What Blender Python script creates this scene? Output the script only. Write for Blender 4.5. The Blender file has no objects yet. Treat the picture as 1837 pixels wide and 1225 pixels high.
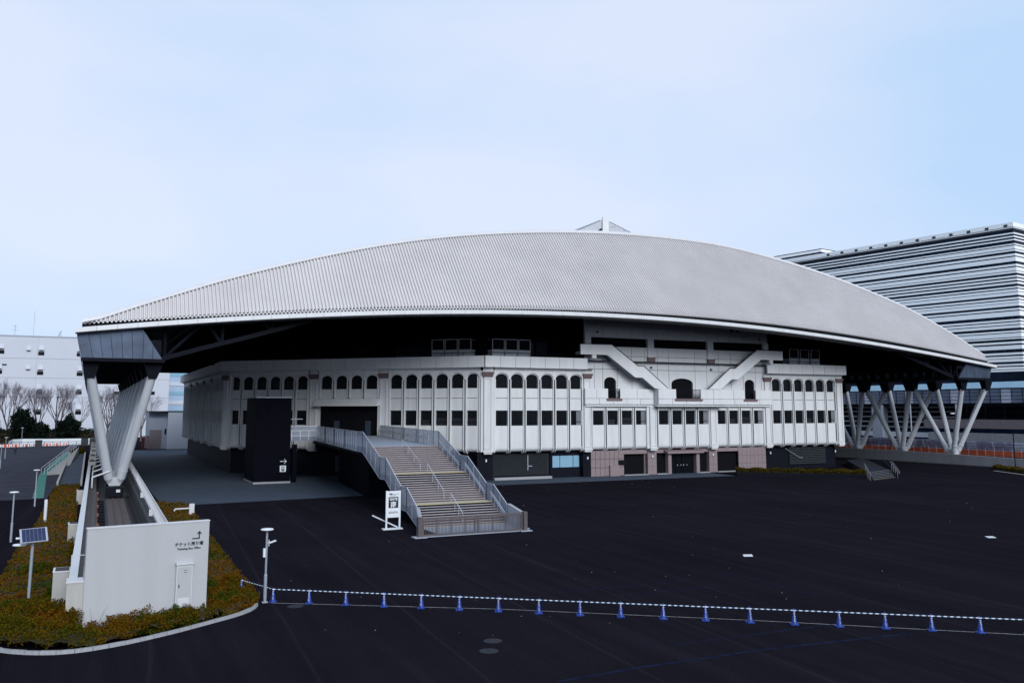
import bpy, math, random
import numpy as np
from mathutils import Vector, Matrix
random.seed(7)
rng = np.random.default_rng(7)
scene = bpy.context.scene
col = scene.collection
R = math.radians

# ------------------------------------------------------------------ camera
# world axes: X along the arena's front, Y along the roof rails, Z up; metres
cam = bpy.data.cameras.new('camera')
cam.lens = 30.963; cam.sensor_width = 36; cam.shift_y = -0.0465
cam.clip_start = 0.5; cam.clip_end = 3000
cam_o = bpy.data.objects.new('camera', cam); col.objects.link(cam_o)
cam_o.location = (0, 0, 9.7); cam_o.rotation_euler = (R(97.5), 0, R(-25.5))
scene.camera = cam_o

# ------------------------------------------------------------------ sky
SUN_EL, SUN_AZ = 28.0, 180.0          # azimuth clockwise from +Y: behind the camera
world = bpy.data.worlds.new('World'); scene.world = world; world.use_nodes = True
nt = world.node_tree; nt.nodes.clear()
wo = nt.nodes.new('ShaderNodeOutputWorld'); bg = nt.nodes.new('ShaderNodeBackground')
sky = nt.nodes.new('ShaderNodeTexSky'); sky.sky_type = 'NISHITA'; sky.sun_disc = False
sky.sun_elevation = R(SUN_EL); sky.sun_rotation = R(SUN_AZ); sky.dust_density = 2.0; sky.air_density = 1.0
tc = nt.nodes.new('ShaderNodeTexCoord'); mp = nt.nodes.new('ShaderNodeMapping'); mp.inputs['Scale'].default_value = (1, 1, 2.4)
nz = nt.nodes.new('ShaderNodeTexNoise'); nz.inputs['Scale'].default_value = 1.7; nz.inputs['Detail'].default_value = 5; nz.inputs['Roughness'].default_value = .45
rp = nt.nodes.new('ShaderNodeValToRGB')
rp.color_ramp.elements[0].position = .36; rp.color_ramp.elements[0].color = (2.9, 3.98, 5.52, 1)
rp.color_ramp.elements[1].position = .66; rp.color_ramp.elements[1].color = (4.15, 4.6, 5.6, 1)
mx = nt.nodes.new('ShaderNodeMix'); mx.data_type = 'RGBA'; mx.inputs[0].default_value = .93
nt.links.new(tc.outputs['Generated'], mp.inputs[0]); nt.links.new(mp.outputs[0], nz.inputs['Vector'])
nt.links.new(nz.outputs[0], rp.inputs[0]); nt.links.new(sky.outputs[0], mx.inputs[6]); nt.links.new(rp.outputs[0], mx.inputs[7])
nt.links.new(mx.outputs[2], bg.inputs[0]); nt.links.new(bg.outputs[0], wo.inputs[0]); bg.inputs[1].default_value = .1

# ------------------------------------------------------------------ sun (veiled by the overcast) and exposure
sl = bpy.data.lights.new('sun', 'SUN'); sl.energy = 1.5; sl.angle = R(30); sl.color = (.94, .97, 1.0)
so = bpy.data.objects.new('sun', sl); col.objects.link(so)
d = Vector((math.sin(R(SUN_AZ)) * math.cos(R(SUN_EL)), math.cos(R(SUN_AZ)) * math.cos(R(SUN_EL)), math.sin(R(SUN_EL))))
so.rotation_euler = d.to_track_quat('Z', 'Y').to_euler(); so.location = d * 200
vs = scene.view_settings; vs.view_transform = 'Standard'; vs.look = 'None'; vs.exposure = 0.85; vs.gamma = 1.0; vs.use_curve_mapping = False
scene.cycles.max_bounces = 6; scene.cycles.diffuse_bounces = 3; scene.cycles.transparent_max_bounces = 12

# ------------------------------------------------------------------ materials
M = {}
def mat(name, c, rough=.6, metal=0., var=.12, scale=3., spec=.4, bump=0., bscale=40., detail=6, streak=False, c2=None, alpha=1., coords='Object'):
    m = bpy.data.materials.new(name); m.use_nodes = True; t = m.node_tree; b = t.nodes['Principled BSDF']
    b.inputs['Roughness'].default_value = rough; b.inputs['Metallic'].default_value = metal; b.inputs['Specular IOR Level'].default_value = spec
    if alpha < 1: b.inputs['Alpha'].default_value = alpha
    co = t.nodes.new('ShaderNodeNewGeometry') if coords == 'World' else t.nodes.new('ShaderNodeTexCoord')
    out = co.outputs['Position'] if coords == 'World' else co.outputs['Object']
    mpn = t.nodes.new('ShaderNodeMapping'); t.links.new(out, mpn.inputs[0])
    if streak: mpn.inputs['Scale'].default_value = (1, 1, .12)
    n = t.nodes.new('ShaderNodeTexNoise'); n.inputs['Scale'].default_value = scale; n.inputs['Detail'].default_value = detail; n.inputs['Roughness'].default_value = .62
    t.links.new(mpn.outputs[0], n.inputs['Vector'])
    r = t.nodes.new('ShaderNodeValToRGB'); r.color_ramp.elements[0].position = .3; r.color_ramp.elements[1].position = .7
    lo = tuple(max(0, x * (1 - var)) for x in c); hi = tuple(min(1, x * (1 + var)) for x in (c2 or c))
    r.color_ramp.elements[0].color = (*lo, 1); r.color_ramp.elements[1].color = (*hi, 1)
    t.links.new(n.outputs[0], r.inputs[0]); t.links.new(r.outputs[0], b.inputs['Base Color'])
    if bump:
        n2 = t.nodes.new('ShaderNodeTexNoise'); n2.inputs['Scale'].default_value = bscale; n2.inputs['Detail'].default_value = 4
        t.links.new(out, n2.inputs['Vector'])
        bp = t.nodes.new('ShaderNodeBump'); bp.inputs['Strength'].default_value = bump; bp.inputs['Distance'].default_value = .02
        t.links.new(n2.outputs[0], bp.inputs['Height']); t.links.new(bp.outputs[0], b.inputs['Normal'])
    M[name] = m
    return m

mat('facade', (.58, .585, .592), .55, var=.085, scale=1.7, streak=True, spec=.3, coords='World')
mat('tower', (.565, .573, .585), .6, var=.04, scale=.8, streak=True, spec=.3, coords='World')
mat('parapet', (.61, .617, .628), .55, var=.05, scale=1.0, streak=True, spec=.3, coords='World')
mat('roof_metal', (.51, .485, .48), .5, var=.07, scale=.18, spec=.35, coords='World', detail=9)
mat('peak_pale', (.40, .41, .44), .5, var=.1, scale=2., coords='World')
mat('rim', (.58, .57, .58), .5, var=.04, scale=1., coords='World')
mat('fascia', (.58, .58, .585), .4, var=.06, scale=1.2, coords='World')
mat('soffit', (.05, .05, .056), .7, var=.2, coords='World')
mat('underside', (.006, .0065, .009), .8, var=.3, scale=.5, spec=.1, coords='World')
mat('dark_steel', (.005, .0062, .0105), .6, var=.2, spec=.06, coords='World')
mat('cladding', (.055, .075, .115), .33, metal=.5, var=.3, scale=.5, coords='World')
mat('leg_steel', (.45, .465, .495), .45, var=.07, scale=.8, streak=True, coords='World')
mat('glass_dark', (.004, .005, .007), .25, var=.3, spec=.12)
mat('blind', (.030, .029, .036), .8, var=.2, spec=.05)
mat('inner_grey', (.16, .165, .18), .8, var=.1, spec=.05)
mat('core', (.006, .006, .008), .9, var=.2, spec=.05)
mat('base_dark', (.005, .006, .011), .6, var=.2, spec=.08)
mat('upper_dark', (.006, .007, .010), .8, var=.3, scale=.3, spec=.05)
mat('upper_glass', (.03, .045, .065), .3, var=.3, spec=.3)
mat('granite', (.13, .092, .092), .5, var=.25, scale=30, coords='World')
mat('pink_tile', (.215, .165, .17), .5, var=.12, scale=6, coords='World')
mat('pale_glass', (.20, .36, .47), .25, var=.05, scale=.6)
mat('shutter', (.035, .042, .048), .5, metal=.3, var=.15, scale=2)
mat('asphalt', (.0098, .0078, .0118), .95, var=.35, scale=.35, spec=.0, coords='World', detail=12, bump=.5, bscale=60)
mat('shade_glass', (.16, .17, .20), .5, var=.2, spec=.1)
mat('asphalt_grey', (.040, .041, .054), .95, var=.25, scale=.4, spec=.02, coords='World', detail=10)
mat('paving', (.055, .07, .095), .8, var=.15, scale=.6, coords='World', spec=.08)
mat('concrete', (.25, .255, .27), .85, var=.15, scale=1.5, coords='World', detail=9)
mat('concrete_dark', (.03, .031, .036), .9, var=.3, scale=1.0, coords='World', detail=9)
mat('wall_grey', (.25, .25, .265), .85, var=.12, scale=.8, streak=True, coords='World')
mat('wall_dark', (.022, .025, .033), .85, var=.2, spec=.05, coords='World')
mat('kerb', (.28, .285, .30), .85, var=.15, scale=6, coords='World')
mat('white_wall', (.385, .39, .40), .65, var=.035, scale=1.6, streak=True, coords='World')
mat('white_paint', (.52, .525, .54), .5, var=.06, scale=4)
mat('cream', (.36, .352, .33), .7, var=.08, scale=3, streak=True, coords='World')
mat('black_paint', (.006, .006, .008), .5, var=.1)
mat('ink', (.004, .004, .008), .6, var=.1)
mat('lamp_steel', (.30, .33, .38), .45, metal=.3, var=.08, scale=3)
mat('lamp_lens', (.62, .65, .70), .35, var=.03)
mat('step', (.092, .067, .070), .8, var=.15, scale=3, coords='World')
mat('nosing', (.33, .31, .325), .7, var=.15, scale=3, coords='World')
mat('yellow', (.40, .34, .19), .75, var=.15, scale=5, coords='World')
mat('deck', (.24, .27, .32), .7, var=.08, scale=.8, coords='World')
mat('mesh_panel', (.30, .335, .41), .6, metal=.0, var=.06, scale=2, alpha=.5, spec=.1)
mat('rail_steel', (.55, .56, .60), .35, metal=.5, var=.06)
mat('rail_dim', (.20, .21, .23), .45, metal=.3, var=.06)
mat('gate_brown', (.10, .085, .09), .5, metal=.3, var=.1)
mat('panel_grey', (.32, .345, .40), .55, var=.06, scale=1.5)
mat('elevator_dark', (.0022, .0025, .006), .6, var=.2, scale=.7, spec=.03)
mat('cone_blue', (.003, .028, .22), .5, var=.1, spec=.4)
mat('bar_white', (.62, .65, .68), .4, var=.03)
mat('bar_teal', (.012, .07, .17), .4, var=.05)
mat('line_white', (.30, .30, .30), .8, var=.45, scale=5, coords='World')
mat('line_blue', (.0105, .0145, .034), .9, var=.5, scale=1.5, coords='World', spec=0.)
mat('manhole', (.022, .025, .033), .7, metal=.2, var=.5, scale=14, spec=.1)
mat('tag_white', (.55, .57, .58), .6, var=.1)
mat('solar_cell', (.008, .014, .06), .2, var=.15, scale=3, spec=.5)
mat('green_paint', (.03, .17, .13), .85, var=.2, scale=.5, coords='World')
mat('tile_walk', (.075, .066, .068), .85, var=.2, scale=4, coords='World')
mat('rust', (.12, .06, .045), .8, var=.4, scale=6)
mat('ac_body', (.60, .63, .68), .5, var=.06)
mat('ac_dark', (.007, .007, .010), .7, var=.1, spec=.1)
mat('far_white', (.48, .50, .555), .7, var=.025, scale=.2, coords='World')
mat('far_blue', (.30, .40, .52), .6, var=.06, scale=.2, coords='World')
mat('far_grey', (.30, .33, .39), .7, var=.05, scale=.2, coords='World')
mat('hotel_white', (.80, .81, .82), .5, var=.03, scale=.3, coords='World')
mat('hotel_glass', (.0045, .010, .023), .3, var=.6, scale=.25, spec=.06, coords='World')
mat('hotel_trim', (.010, .012, .018), .5, var=.2, coords='World')
mat('screen_glass', (.13, .155, .22), .3, var=.35, scale=.25, spec=.4, coords='World')
mat('station_blue', (.52, .78, .95), .5, var=.08, scale=.3, coords='World')
mat('viaduct_tan', (.17, .145, .15), .8, var=.1, scale=.4, coords='World')
mat('dark_void', (.006, .0075, .012), .6, var=.4, scale=.5, coords='World', spec=.2)
mat('hoarding', (.30, .28, .40), .7, var=.5, scale=1.2, coords='World')
mat('hoarding_light', (.48, .50, .60), .7, var=.15, scale=1., coords='World')
mat('orange', (.55, .105, .045), .7, var=.25, scale=1.5, coords='World')
mat('red_dim', (.12, .02, .015), .8, var=.2)
mat('red_white', (.40, .22, .21), .7, var=.5, scale=.9, coords='World')
mat('bark', (.085, .072, .082), .9, var=.3, scale=4)
mat('twig', (.15, .13, .155), .9, var=.3, scale=2)
mat('skin', (.35, .22, .17), .6, var=.05)
mat('cloth', (.010, .010, .016), .9, var=.2)
mat('cloth_red', (.05, .012, .014), .9, var=.2)
mat('shoe', (.02, .02, .02), .7, var=.1)

def asphalt_mat():
    m = M['asphalt']; t = m.node_tree; b = t.nodes['Principled BSDF']; g = t.nodes.new('ShaderNodeNewGeometry')
    def noise(rot, sc, scale, detail, rough=.6):
        mp_ = t.nodes.new('ShaderNodeMapping'); mp_.inputs['Rotation'].default_value = (0, 0, R(rot)); mp_.inputs['Scale'].default_value = sc; t.links.new(g.outputs['Position'], mp_.inputs[0])
        n = t.nodes.new('ShaderNodeTexNoise'); n.inputs['Scale'].default_value = scale; n.inputs['Detail'].default_value = detail; n.inputs['Roughness'].default_value = rough; t.links.new(mp_.outputs[0], n.inputs['Vector']); return n.outputs[0]
    def rng_(s, a, b_, lo, hi):
        r = t.nodes.new('ShaderNodeMapRange'); r.inputs[1].default_value = a; r.inputs[2].default_value = b_; r.inputs[3].default_value = lo; r.inputs[4].default_value = hi; t.links.new(s, r.inputs[0]); return r.outputs[0]
    def mul(a, b_): n = t.nodes.new('ShaderNodeMath'); n.operation = 'MULTIPLY'; t.links.new(a, n.inputs[0]); t.links.new(b_, n.inputs[1]); return n.outputs[0]
    f = mul(rng_(noise(0, (1, 1, 1), 9, 12, .75), .3, .7, .72, 1.3), rng_(noise(4, (.9, .03, 1), 1.0, 6, .7), .38, .70, .92, 1.22))      # aggregate; paving-lane streaks
    f = mul(f, rng_(noise(-10, (.6, .04, 1), .8, 5), .52, .74, 1.0, 1.3)); f = mul(f, rng_(noise(0, (1, 1, 1), .07, 3), .3, .7, .88, 1.15))
    # straight joints between paving lanes
    mp_ = t.nodes.new('ShaderNodeMapping'); mp_.inputs['Rotation'].default_value = (0, 0, R(4)); t.links.new(g.outputs['Position'], mp_.inputs[0])
    w = t.nodes.new('ShaderNodeTexWave'); w.bands_direction = 'X'; w.inputs['Scale'].default_value = .055; w.inputs['Distortion'].default_value = .35; w.inputs['Detail'].default_value = 2; t.links.new(mp_.outputs[0], w.inputs['Vector'])
    f = mul(f, rng_(w.outputs[1], .0, .004, 1.35, 1.0))
    c = t.nodes.new('ShaderNodeMix'); c.data_type = 'RGBA'; c.blend_type = 'MULTIPLY'; c.inputs[0].default_value = 1; c.inputs[6].default_value = (.0100, .0090, .0128, 1); t.links.new(f, c.inputs[7]); t.links.new(c.outputs[2], b.inputs['Base Color'])
asphalt_mat()
def leaf_mat(name, stops, spec=.25, patch=.35):
    m = bpy.data.materials.new(name); m.use_nodes = True; t = m.node_tree; b = t.nodes['Principled BSDF']
    g = t.nodes.new('ShaderNodeNewGeometry'); n = t.nodes.new('ShaderNodeTexNoise'); n.inputs['Scale'].default_value = patch; n.inputs['Detail'].default_value = 5; n.inputs['Roughness'].default_value = .65
    t.links.new(g.outputs['Position'], n.inputs['Vector'])
    a = t.nodes.new('ShaderNodeMath'); a.operation = 'MULTIPLY_ADD'; a.inputs[1].default_value = .42; t.links.new(g.outputs['Random Per Island'], a.inputs[0])
    s = t.nodes.new('ShaderNodeMath'); s.operation = 'MULTIPLY_ADD'; s.inputs[1].default_value = 1.9; s.inputs[2].default_value = -.66; t.links.new(n.outputs[0], s.inputs[0])
    t.links.new(s.outputs[0], a.inputs[2])
    r = t.nodes.new('ShaderNodeValToRGB'); e = r.color_ramp.elements
    e[0].position, e[0].color = stops[0][0], (*stops[0][1], 1); e[1].position, e[1].color = stops[-1][0], (*stops[-1][1], 1)
    for p, c in stops[1:-1]: e.new(p).color = (*c, 1)
    t.links.new(a.outputs[0], r.inputs[0]); t.links.new(r.outputs[0], b.inputs['Base Color'])
    b.inputs['Roughness'].default_value = .6; b.inputs['Specular IOR Level'].default_value = spec
    M[name] = m
leaf_mat('cover_leaf', [(.05, (.020, .042, .004)), (.3, (.042, .047, .004)), (.5, (.088, .050, .004)), (.75, (.125, .046, .005)), (1., (.085, .026, .006))], .0)
leaf_mat('shrub_leaf', [(.05, (.012, .036, .004)), (.5, (.034, .052, .005)), (.75, (.075, .050, .006)), (1., (.11, .036, .008))], .0, .8)
leaf_mat('hedge_leaf', [(.05, (.026, .028, .003)), (.5, (.055, .040, .004)), (1., (.075, .038, .005))], .0, .6)
leaf_mat('dark_leaf', [(.05, (.002, .005, .004)), (.6, (.005, .011, .007)), (1., (.011, .018, .009))], .05, .5)

# ------------------------------------------------------------------ mesh helpers
class MB:
    def __init__(s): s.v = []; s.f = []
    def poly(s, *p):
        i = len(s.v); s.v += [tuple(q) for q in p]; s.f.append(tuple(range(i, i + len(p)))); return s
    def hexa(s, a, b):
        """a: 4 points of one face, b: the 4 matching points of the opposite one"""
        i = len(s.v); s.v += [tuple(q) for q in a] + [tuple(q) for q in b]
        s.f += [(i+3, i+2, i+1, i), (i+4, i+5, i+6, i+7)] + [(i+k, i+(k+1) % 4, i+4+(k+1) % 4, i+4+k) for k in range(4)]
        return s
    def box(s, x0, x1, y0, y1, z0, z1):
        return s.hexa([(x0, y0, z0), (x1, y0, z0), (x1, y1, z0), (x0, y1, z0)], [(x0, y0, z1), (x1, y0, z1), (x1, y1, z1), (x0, y1, z1)])
    def bar(s, p, q, w, h=None, up=(0, 0, 1)):
        """rectangular bar from p to q"""
        p, q = Vector(p), Vector(q); d = (q - p).normalized(); u = Vector(up)
        if abs(d.dot(u)) > .98: u = Vector((0, 1, 0))
        a = d.cross(u).normalized(); b = a.cross(d).normalized(); a = a * (w / 2); b = b * ((h or w) / 2)
        return s.hexa([p-a-b, p+a-b, p+a+b, p-a+b], [q-a-b, q+a-b, q+a+b, q-a+b])
    def tube(s, p, q, r, n=10, r2=None, cap=True):
        p, q = Vector(p), Vector(q); d = (q - p).normalized(); u = Vector((0, 0, 1)) if abs(d.z) < .95 else Vector((1, 0, 0))
        a = d.cross(u).normalized(); b = a.cross(d); r2 = r if r2 is None else r2; i = len(s.v)
        for k in range(n):
            c = a * math.cos(2*math.pi*k/n) + b * math.sin(2*math.pi*k/n); s.v += [tuple(p + c*r), tuple(q + c*r2)]
        for k in range(n):
            j = (k+1) % n; s.f.append((i+2*k, i+2*j, i+2*j+1, i+2*k+1))
        if cap: s.f.append(tuple(i+2*k for k in reversed(range(n)))); s.f.append(tuple(i+2*k+1 for k in range(n)))
        return s
    def path(s, pts, r, n=8):
        for a, b in zip(pts, pts[1:]): s.tube(a, b, r, n)
        return s
    def lathe(s, prof, c=(0, 0, 0), n=16):
        i = len(s.v); m = len(prof)
        for k in range(n):
            a = 2*math.pi*k/n; s.v += [(c[0]+r*math.cos(a), c[1]+r*math.sin(a), c[2]+z) for r, z in prof]
        for k in range(n):
            j = (k+1) % n
            for t in range(m-1): s.f.append((i+k*m+t, i+j*m+t, i+j*m+t+1, i+k*m+t+1))
        s.f.append(tuple(i+k*m for k in reversed(range(n)))); s.f.append(tuple(i+k*m+m-1 for k in range(n)))
        return s
    def prism(s, pts, h0, h1, axis='z'):
        """closed outline pts (2-D) swept from h0 to h1 along axis"""
        def P(p, h): return (p[0], p[1], h) if axis == 'z' else (p[0], h, p[1]) if axis == 'y' else (h, p[0], p[1])
        i = len(s.v); n = len(pts); s.v += [P(p, h0) for p in pts] + [P(p, h1) for p in pts]
        s.f.append(tuple(range(i+n-1, i-1, -1))); s.f.append(tuple(range(i+n, i+2*n)))
        s.f += [(i+k, i+(k+1) % n, i+n+(k+1) % n, i+n+k) for k in range(n)]
        return s
    def mesh(s, name, mt, smooth=False, angle=35):
        me = bpy.data.meshes.new(name); me.from_pydata(s.v, [], s.f); me.validate(); me.update()
        me.materials.append(M[mt])
        if smooth:
            me.polygons.foreach_set('use_smooth', [True]*len(me.polygons)); me.set_sharp_from_angle(angle=R(angle))
        return me
    def build(s, name, mt, parent=None, smooth=False, angle=35, **k):
        return link(name, s.mesh(name, mt, smooth, angle), parent, **k)

def tag(o, label=None, cat=None, group=None, kind=None):
    if label: o['label'] = label
    if cat: o['category'] = cat
    if group: o['group'] = group
    if kind: o['kind'] = kind
    return o
def link(name, me, parent=None, loc=None, rz=0, label=None, cat=None, group=None, kind=None):
    o = bpy.data.objects.new(name, me); col.objects.link(o)
    if loc is not None: o.location = loc
    if rz: o.rotation_euler = (0, 0, rz)
    if parent is not None:
        o.parent = parent
        # parts are written in world coordinates unless the thing is a local prototype
        if parent.get('_w') is not None: o.matrix_parent_inverse = Matrix.Translation(-Vector(parent.location))
    return tag(o, label, cat, group, kind)
def thing(name, loc, label, cat, group=None, world=True, rz=0, kind=None):
    o = bpy.data.objects.new(name, None); col.objects.link(o); o.location = loc; o.empty_display_size = .3
    if rz: o.rotation_euler = (0, 0, rz)
    if world: o['_w'] = 1
    return tag(o, label, cat, group, kind)
def copy_tree(o, parent=None):
    c = o.copy(); col.objects.link(c)
    if parent is not None: c.parent = parent
    for ch in list(o.children): copy_tree(ch, c)
    return c
def text_mesh(body, size, mt, name='lettering', depth=.006, align='CENTER', bold=0.):
    cu = bpy.data.curves.new(name, 'FONT'); cu.body = body; cu.size = size; cu.align_x = align; cu.extrude = depth; cu.offset = bold; cu.resolution_u = 2
    t = bpy.data.objects.new('tmp', cu); col.objects.link(t)
    dg = bpy.context.evaluated_depsgraph_get(); me = bpy.data.meshes.new_from_object(t.evaluated_get(dg)); me.name = name
    bpy.data.objects.remove(t); me.materials.clear(); me.materials.append(M[mt])
    return me
def put_text(body, size, mt, loc, parent, name='lettering', rz=0., **k):
    """upright lettering in the X-Z plane, facing -Y (turned by rz)"""
    o = link(name, text_mesh(body, size, mt, name, **k), parent, loc=loc); o.rotation_euler = (R(90), 0, rz); return o

# ================================================================== THE SETTING
def sheet(name, pts, z, mt, kind='structure', parent=None, label=None):
    b = MB(); b.poly(*[(x, y, z) for x, y in pts]); o = b.build(name, mt, parent); 
    if parent is None: tag(o, label, None, None, kind)
    return o
ground = sheet('ground', [(-1500, -600), (1500, -600), (1500, 2000), (-1500, 2000)], 0, 'asphalt')
sheet('plaza_paving', [(7.4, 100.5), (10.24, 98.14), (29.79, 100.11), (48.41, 106.28), (87.48, 106.08), (88, 121), (62, 128), (28, 162), (26, 235), (6.4, 235)], .004, 'paving')
sheet('left_road', [(-70, 104), (-3.6, 112), (-3.3, 130), (-3.6, 200), (-1.2, 320), (-70, 320)], .004, 'asphalt_grey')
sheet('green_lane', [(-5.06, 113.16), (-3.94, 112.63), (-5.11, 152.77), (-4.11, 171.09), (-0.49, 244.95), (-3.01, 256.88), (-4.81, 211.83), (-5.66, 171.82), (-6.12, 151.98)], .008, 'green_paint')
# painted lines left on the lot
lines = MB()
def ground_line(pts, w, z=.004):
    b = MB()
    for p, q in zip(pts, pts[1:]):
        p, q = Vector((*p, z)), Vector((*q, z)); n = (q-p).cross(Vector((0, 0, 1))).normalized()*w/2
        b.poly(p-n, q-n, q+n, p+n)
    return b
for pts, w in (([(23.28, 43.14), (32.11, 42.92)], .10), ([(25.79, 40.99), (31.85, 40.72)], .10), ([(34.24, 43.64), (35.44, 43.47), (35.18, 38.12), (35.12, 36.23)], .09),
               ([(15.81, 29.34), (19.54, 29.56), (25.75, 29.49), (33.26, 28.74)], .16), ([(22.35, 31.69), (30.78, 31.48)], .10),
               ([(72.85, 55.25), (78.57, 54.86)], .10), ([(76.96, 62.30), (86.23, 60.14)], .08), ([(72.85, 55.25), (72.16, 50.45)], .08)):
    ground_line(pts, w).build('faded_blue_line', 'line_blue', ground)
ground_line([(8.94, 47.08), (18.89, 40.79), (28.46, 33.66), (37.74, 26.17)], .05).build('white_line', 'line_white', ground)
for q, lb in (((9.87, 45.78), 'round manhole cover right beside the lamp post and first cone'), ((16.03, 35.50), 'farther one of two round manhole covers in the foreground'), ((15.24, 34.13), 'nearer one of two round manhole covers in the foreground')):
    b = MB(); b.lathe([(.40, .002), (.40, .008), (.36, .010), (.34, .006), (.10, .007), (.02, .009)], (q[0], q[1], 0), 24)
    tag(b.build('manhole_cover', 'manhole', smooth=True), lb, 'manhole', 'manhole covers in the lot')
for q, lb in (((40.60, 48.24), 'pale flat floor plate lying mid lot, behind the cone line'), ((63.24, 47.02), 'pale flat floor plate near the right edge of the lot')):
    b = MB(); b.hexa([(q[0]-.55, q[1]-.2, .004), (q[0]+.05, q[1]-.45, .004), (q[0]+.5, q[1]+.2, .004), (q[0]-.1, q[1]+.42, .004)], [(q[0]-.53, q[1]-.19, .03), (q[0]+.05, q[1]-.42, .03), (q[0]+.48, q[1]+.19, .03), (q[0]-.1, q[1]+.4, .03)])
    tag(b.build('floor_plate', 'tag_white'), lb, 'plate', 'pale plates on the lot')
grit = MB()
for i in range(90):
    u, v = random.uniform(.02, .98), random.random()**1.5
    Yd = 36 + v*75; x = -2 + Yd*random.uniform(.18, 1.35); y = Yd
    if x < 10 and y < 110: continue
    if x > 88: continue
    s = random.uniform(.006, .018)*(1+Yd/60); grit.box(x-s, x+s, y-s*.7, y+s*.7, .002, .002+s*.5)
tag(grit.build('litter_specks', 'concrete'), 'tiny pale grit scattered over the dark asphalt', 'grit', None, 'stuff')
# rails of wear: long faint scuffs on the asphalt
# --- kerb round the planting bed
def resample(pts, step):
    out = []; P = [Vector((p[0], p[1])) for p in pts]
    C = []
    for i in range(len(P)-1):
        p0, p1, p2, p3 = P[max(i-1, 0)], P[i], P[i+1], P[min(i+2, len(P)-1)]
        for k in range(24):
            t = k/24; C.append(.5*((2*p1)+(p2-p0)*t+(2*p0-5*p1+4*p2-p3)*t*t+(3*p1-3*p2+p3-p0)*t**3))
    C.append(P[-1]); acc = 0; out = [C[0]]
    for a, b in zip(C, C[1:]):
        acc += (b-a).length
        if acc >= step: out.append(b); acc = 0
    return out
KERB = [(-5.4, 46.4), (-4.10, 44.99), (-2.67, 42.40), (-0.62, 41.06), (1.41, 41.29), (3.65, 42.43), (5.66, 43.82), (7.05, 44.87), (7.89, 45.90), (8.38, 47.20)]
kerb_root = thing('kerb', (*KERB[5], 0), None, None, kind='structure')
kp = resample(KERB, .62)
for a, b_ in zip(kp, kp[1:]):
    d2 = (b_-a).normalized(); n = Vector((-d2.y, d2.x)); a2, b2 = a+d2*.012, b_-d2*.012; h = .14+random.uniform(-.008, .008)
    m = MB(); m.hexa([(*a2, 0), (*b2, 0), (*(b2+n*.18), 0), (*(a2+n*.18), 0)], [(*(a2+n*.02), h), (*(b2+n*.02), h), (*(b2+n*.17), h), (*(a2+n*.17), h)])
    m.build('kerb_stone', 'kerb', kerb_root)
# --- walled rail channel on the left
def sk(Y): return .0085*(Y-46)
rail_root = thing('rail_channel', (3, 45, 0), None, None, kind='structure')
def strip(x0, x1, z0, z1, y0, y1, name, mt, parent=rail_root, seg=1):
    m = MB(); m.hexa([(x0+sk(y0), y0, z0), (x1+sk(y0), y0, z0), (x1+sk(y0), y0, z1), (x0+sk(y0), y0, z1)], [(x0+sk(y1), y1, z0), (x1+sk(y1), y1, z0), (x1+sk(y1), y1, z1), (x0+sk(y1), y1, z1)])
    return m.build(name, mt, parent)
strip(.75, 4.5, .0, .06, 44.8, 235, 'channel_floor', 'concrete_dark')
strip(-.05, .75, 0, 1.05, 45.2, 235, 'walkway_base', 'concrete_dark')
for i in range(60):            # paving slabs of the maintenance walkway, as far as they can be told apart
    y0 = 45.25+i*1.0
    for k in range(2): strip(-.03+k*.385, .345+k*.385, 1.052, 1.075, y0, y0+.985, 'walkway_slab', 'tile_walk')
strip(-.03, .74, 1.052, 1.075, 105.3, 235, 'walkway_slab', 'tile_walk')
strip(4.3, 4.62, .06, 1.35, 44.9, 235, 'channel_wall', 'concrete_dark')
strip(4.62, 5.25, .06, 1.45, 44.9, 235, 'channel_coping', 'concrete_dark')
for x in (2.35, 2.95): strip(x, x+.09, .06, .20, 46, 235, 'track_rail', 'rust')
strip(1.75, 3.75, .06, .09, 46, 235, 'track_bed', 'tile_walk')
for i in range(22):
    y = 47+i*2.6
    m = MB(); m.box(.78+sk(y), .98+sk(y), y, y+.35, .06, .62); m.box(1.0+sk(y), 1.5+sk(y), y+.4, y+.9, .06, .42); m.build('track_clamp', 'base_dark', rail_root)
for k in range(5): 
    m = MB(); m.path([(3.55+k*.12+sk(y)+.03*math.sin(y*1.7+k), y, .14+.02*k) for y in np.arange(46, 112, 2.2)], .022, 5); m.build('cable', 'base_dark', rail_root)
for i in range(8):
    y = 49+i*6.5
    m = MB(); m.bar((.80+sk(y), y, 1.05), (.80+sk(y), y, 1.9), .07); m.box(.72+sk(y), .92+sk(y), y-.08, y+.08, 1.75, 1.95); m.build('rust_post', 'rust', rail_root)
# left parapet wall of the channel
wall_l = thing('channel_parapet_wall', (-.2, 46, 0), 'long low white parapet wall along the left side of the rail channel', 'wall')
for i in range(20):
    y0 = 45.2+i*8; y1 = y0+7.98
    m = MB(); m.hexa([(-.32+sk(y0), y0, 0), (-.05+sk(y0), y0, 0), (-.05+sk(y0), y0, 2.15), (-.32+sk(y0), y0, 2.15)], [(-.32+sk(y1), y1, 0), (-.05+sk(y1), y1, 0), (-.05+sk(y1), y1, 2.15), (-.32+sk(y1), y1, 2.15)])
    m.build('wall_segment', 'cream', wall_l)
    m = MB(); m.hexa([(-.36+sk(y0), y0, 2.155), (-.01+sk(y0), y0, 2.155), (-.01+sk(y0), y0, 2.24), (-.36+sk(y0), y0, 2.24)], [(-.36+sk(y1), y1, 2.155), (-.01+sk(y1), y1, 2.155), (-.01+sk(y1), y1, 2.24), (-.36+sk(y1), y1, 2.24)])
    m.build('coping', 'white_paint', wall_l)
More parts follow.
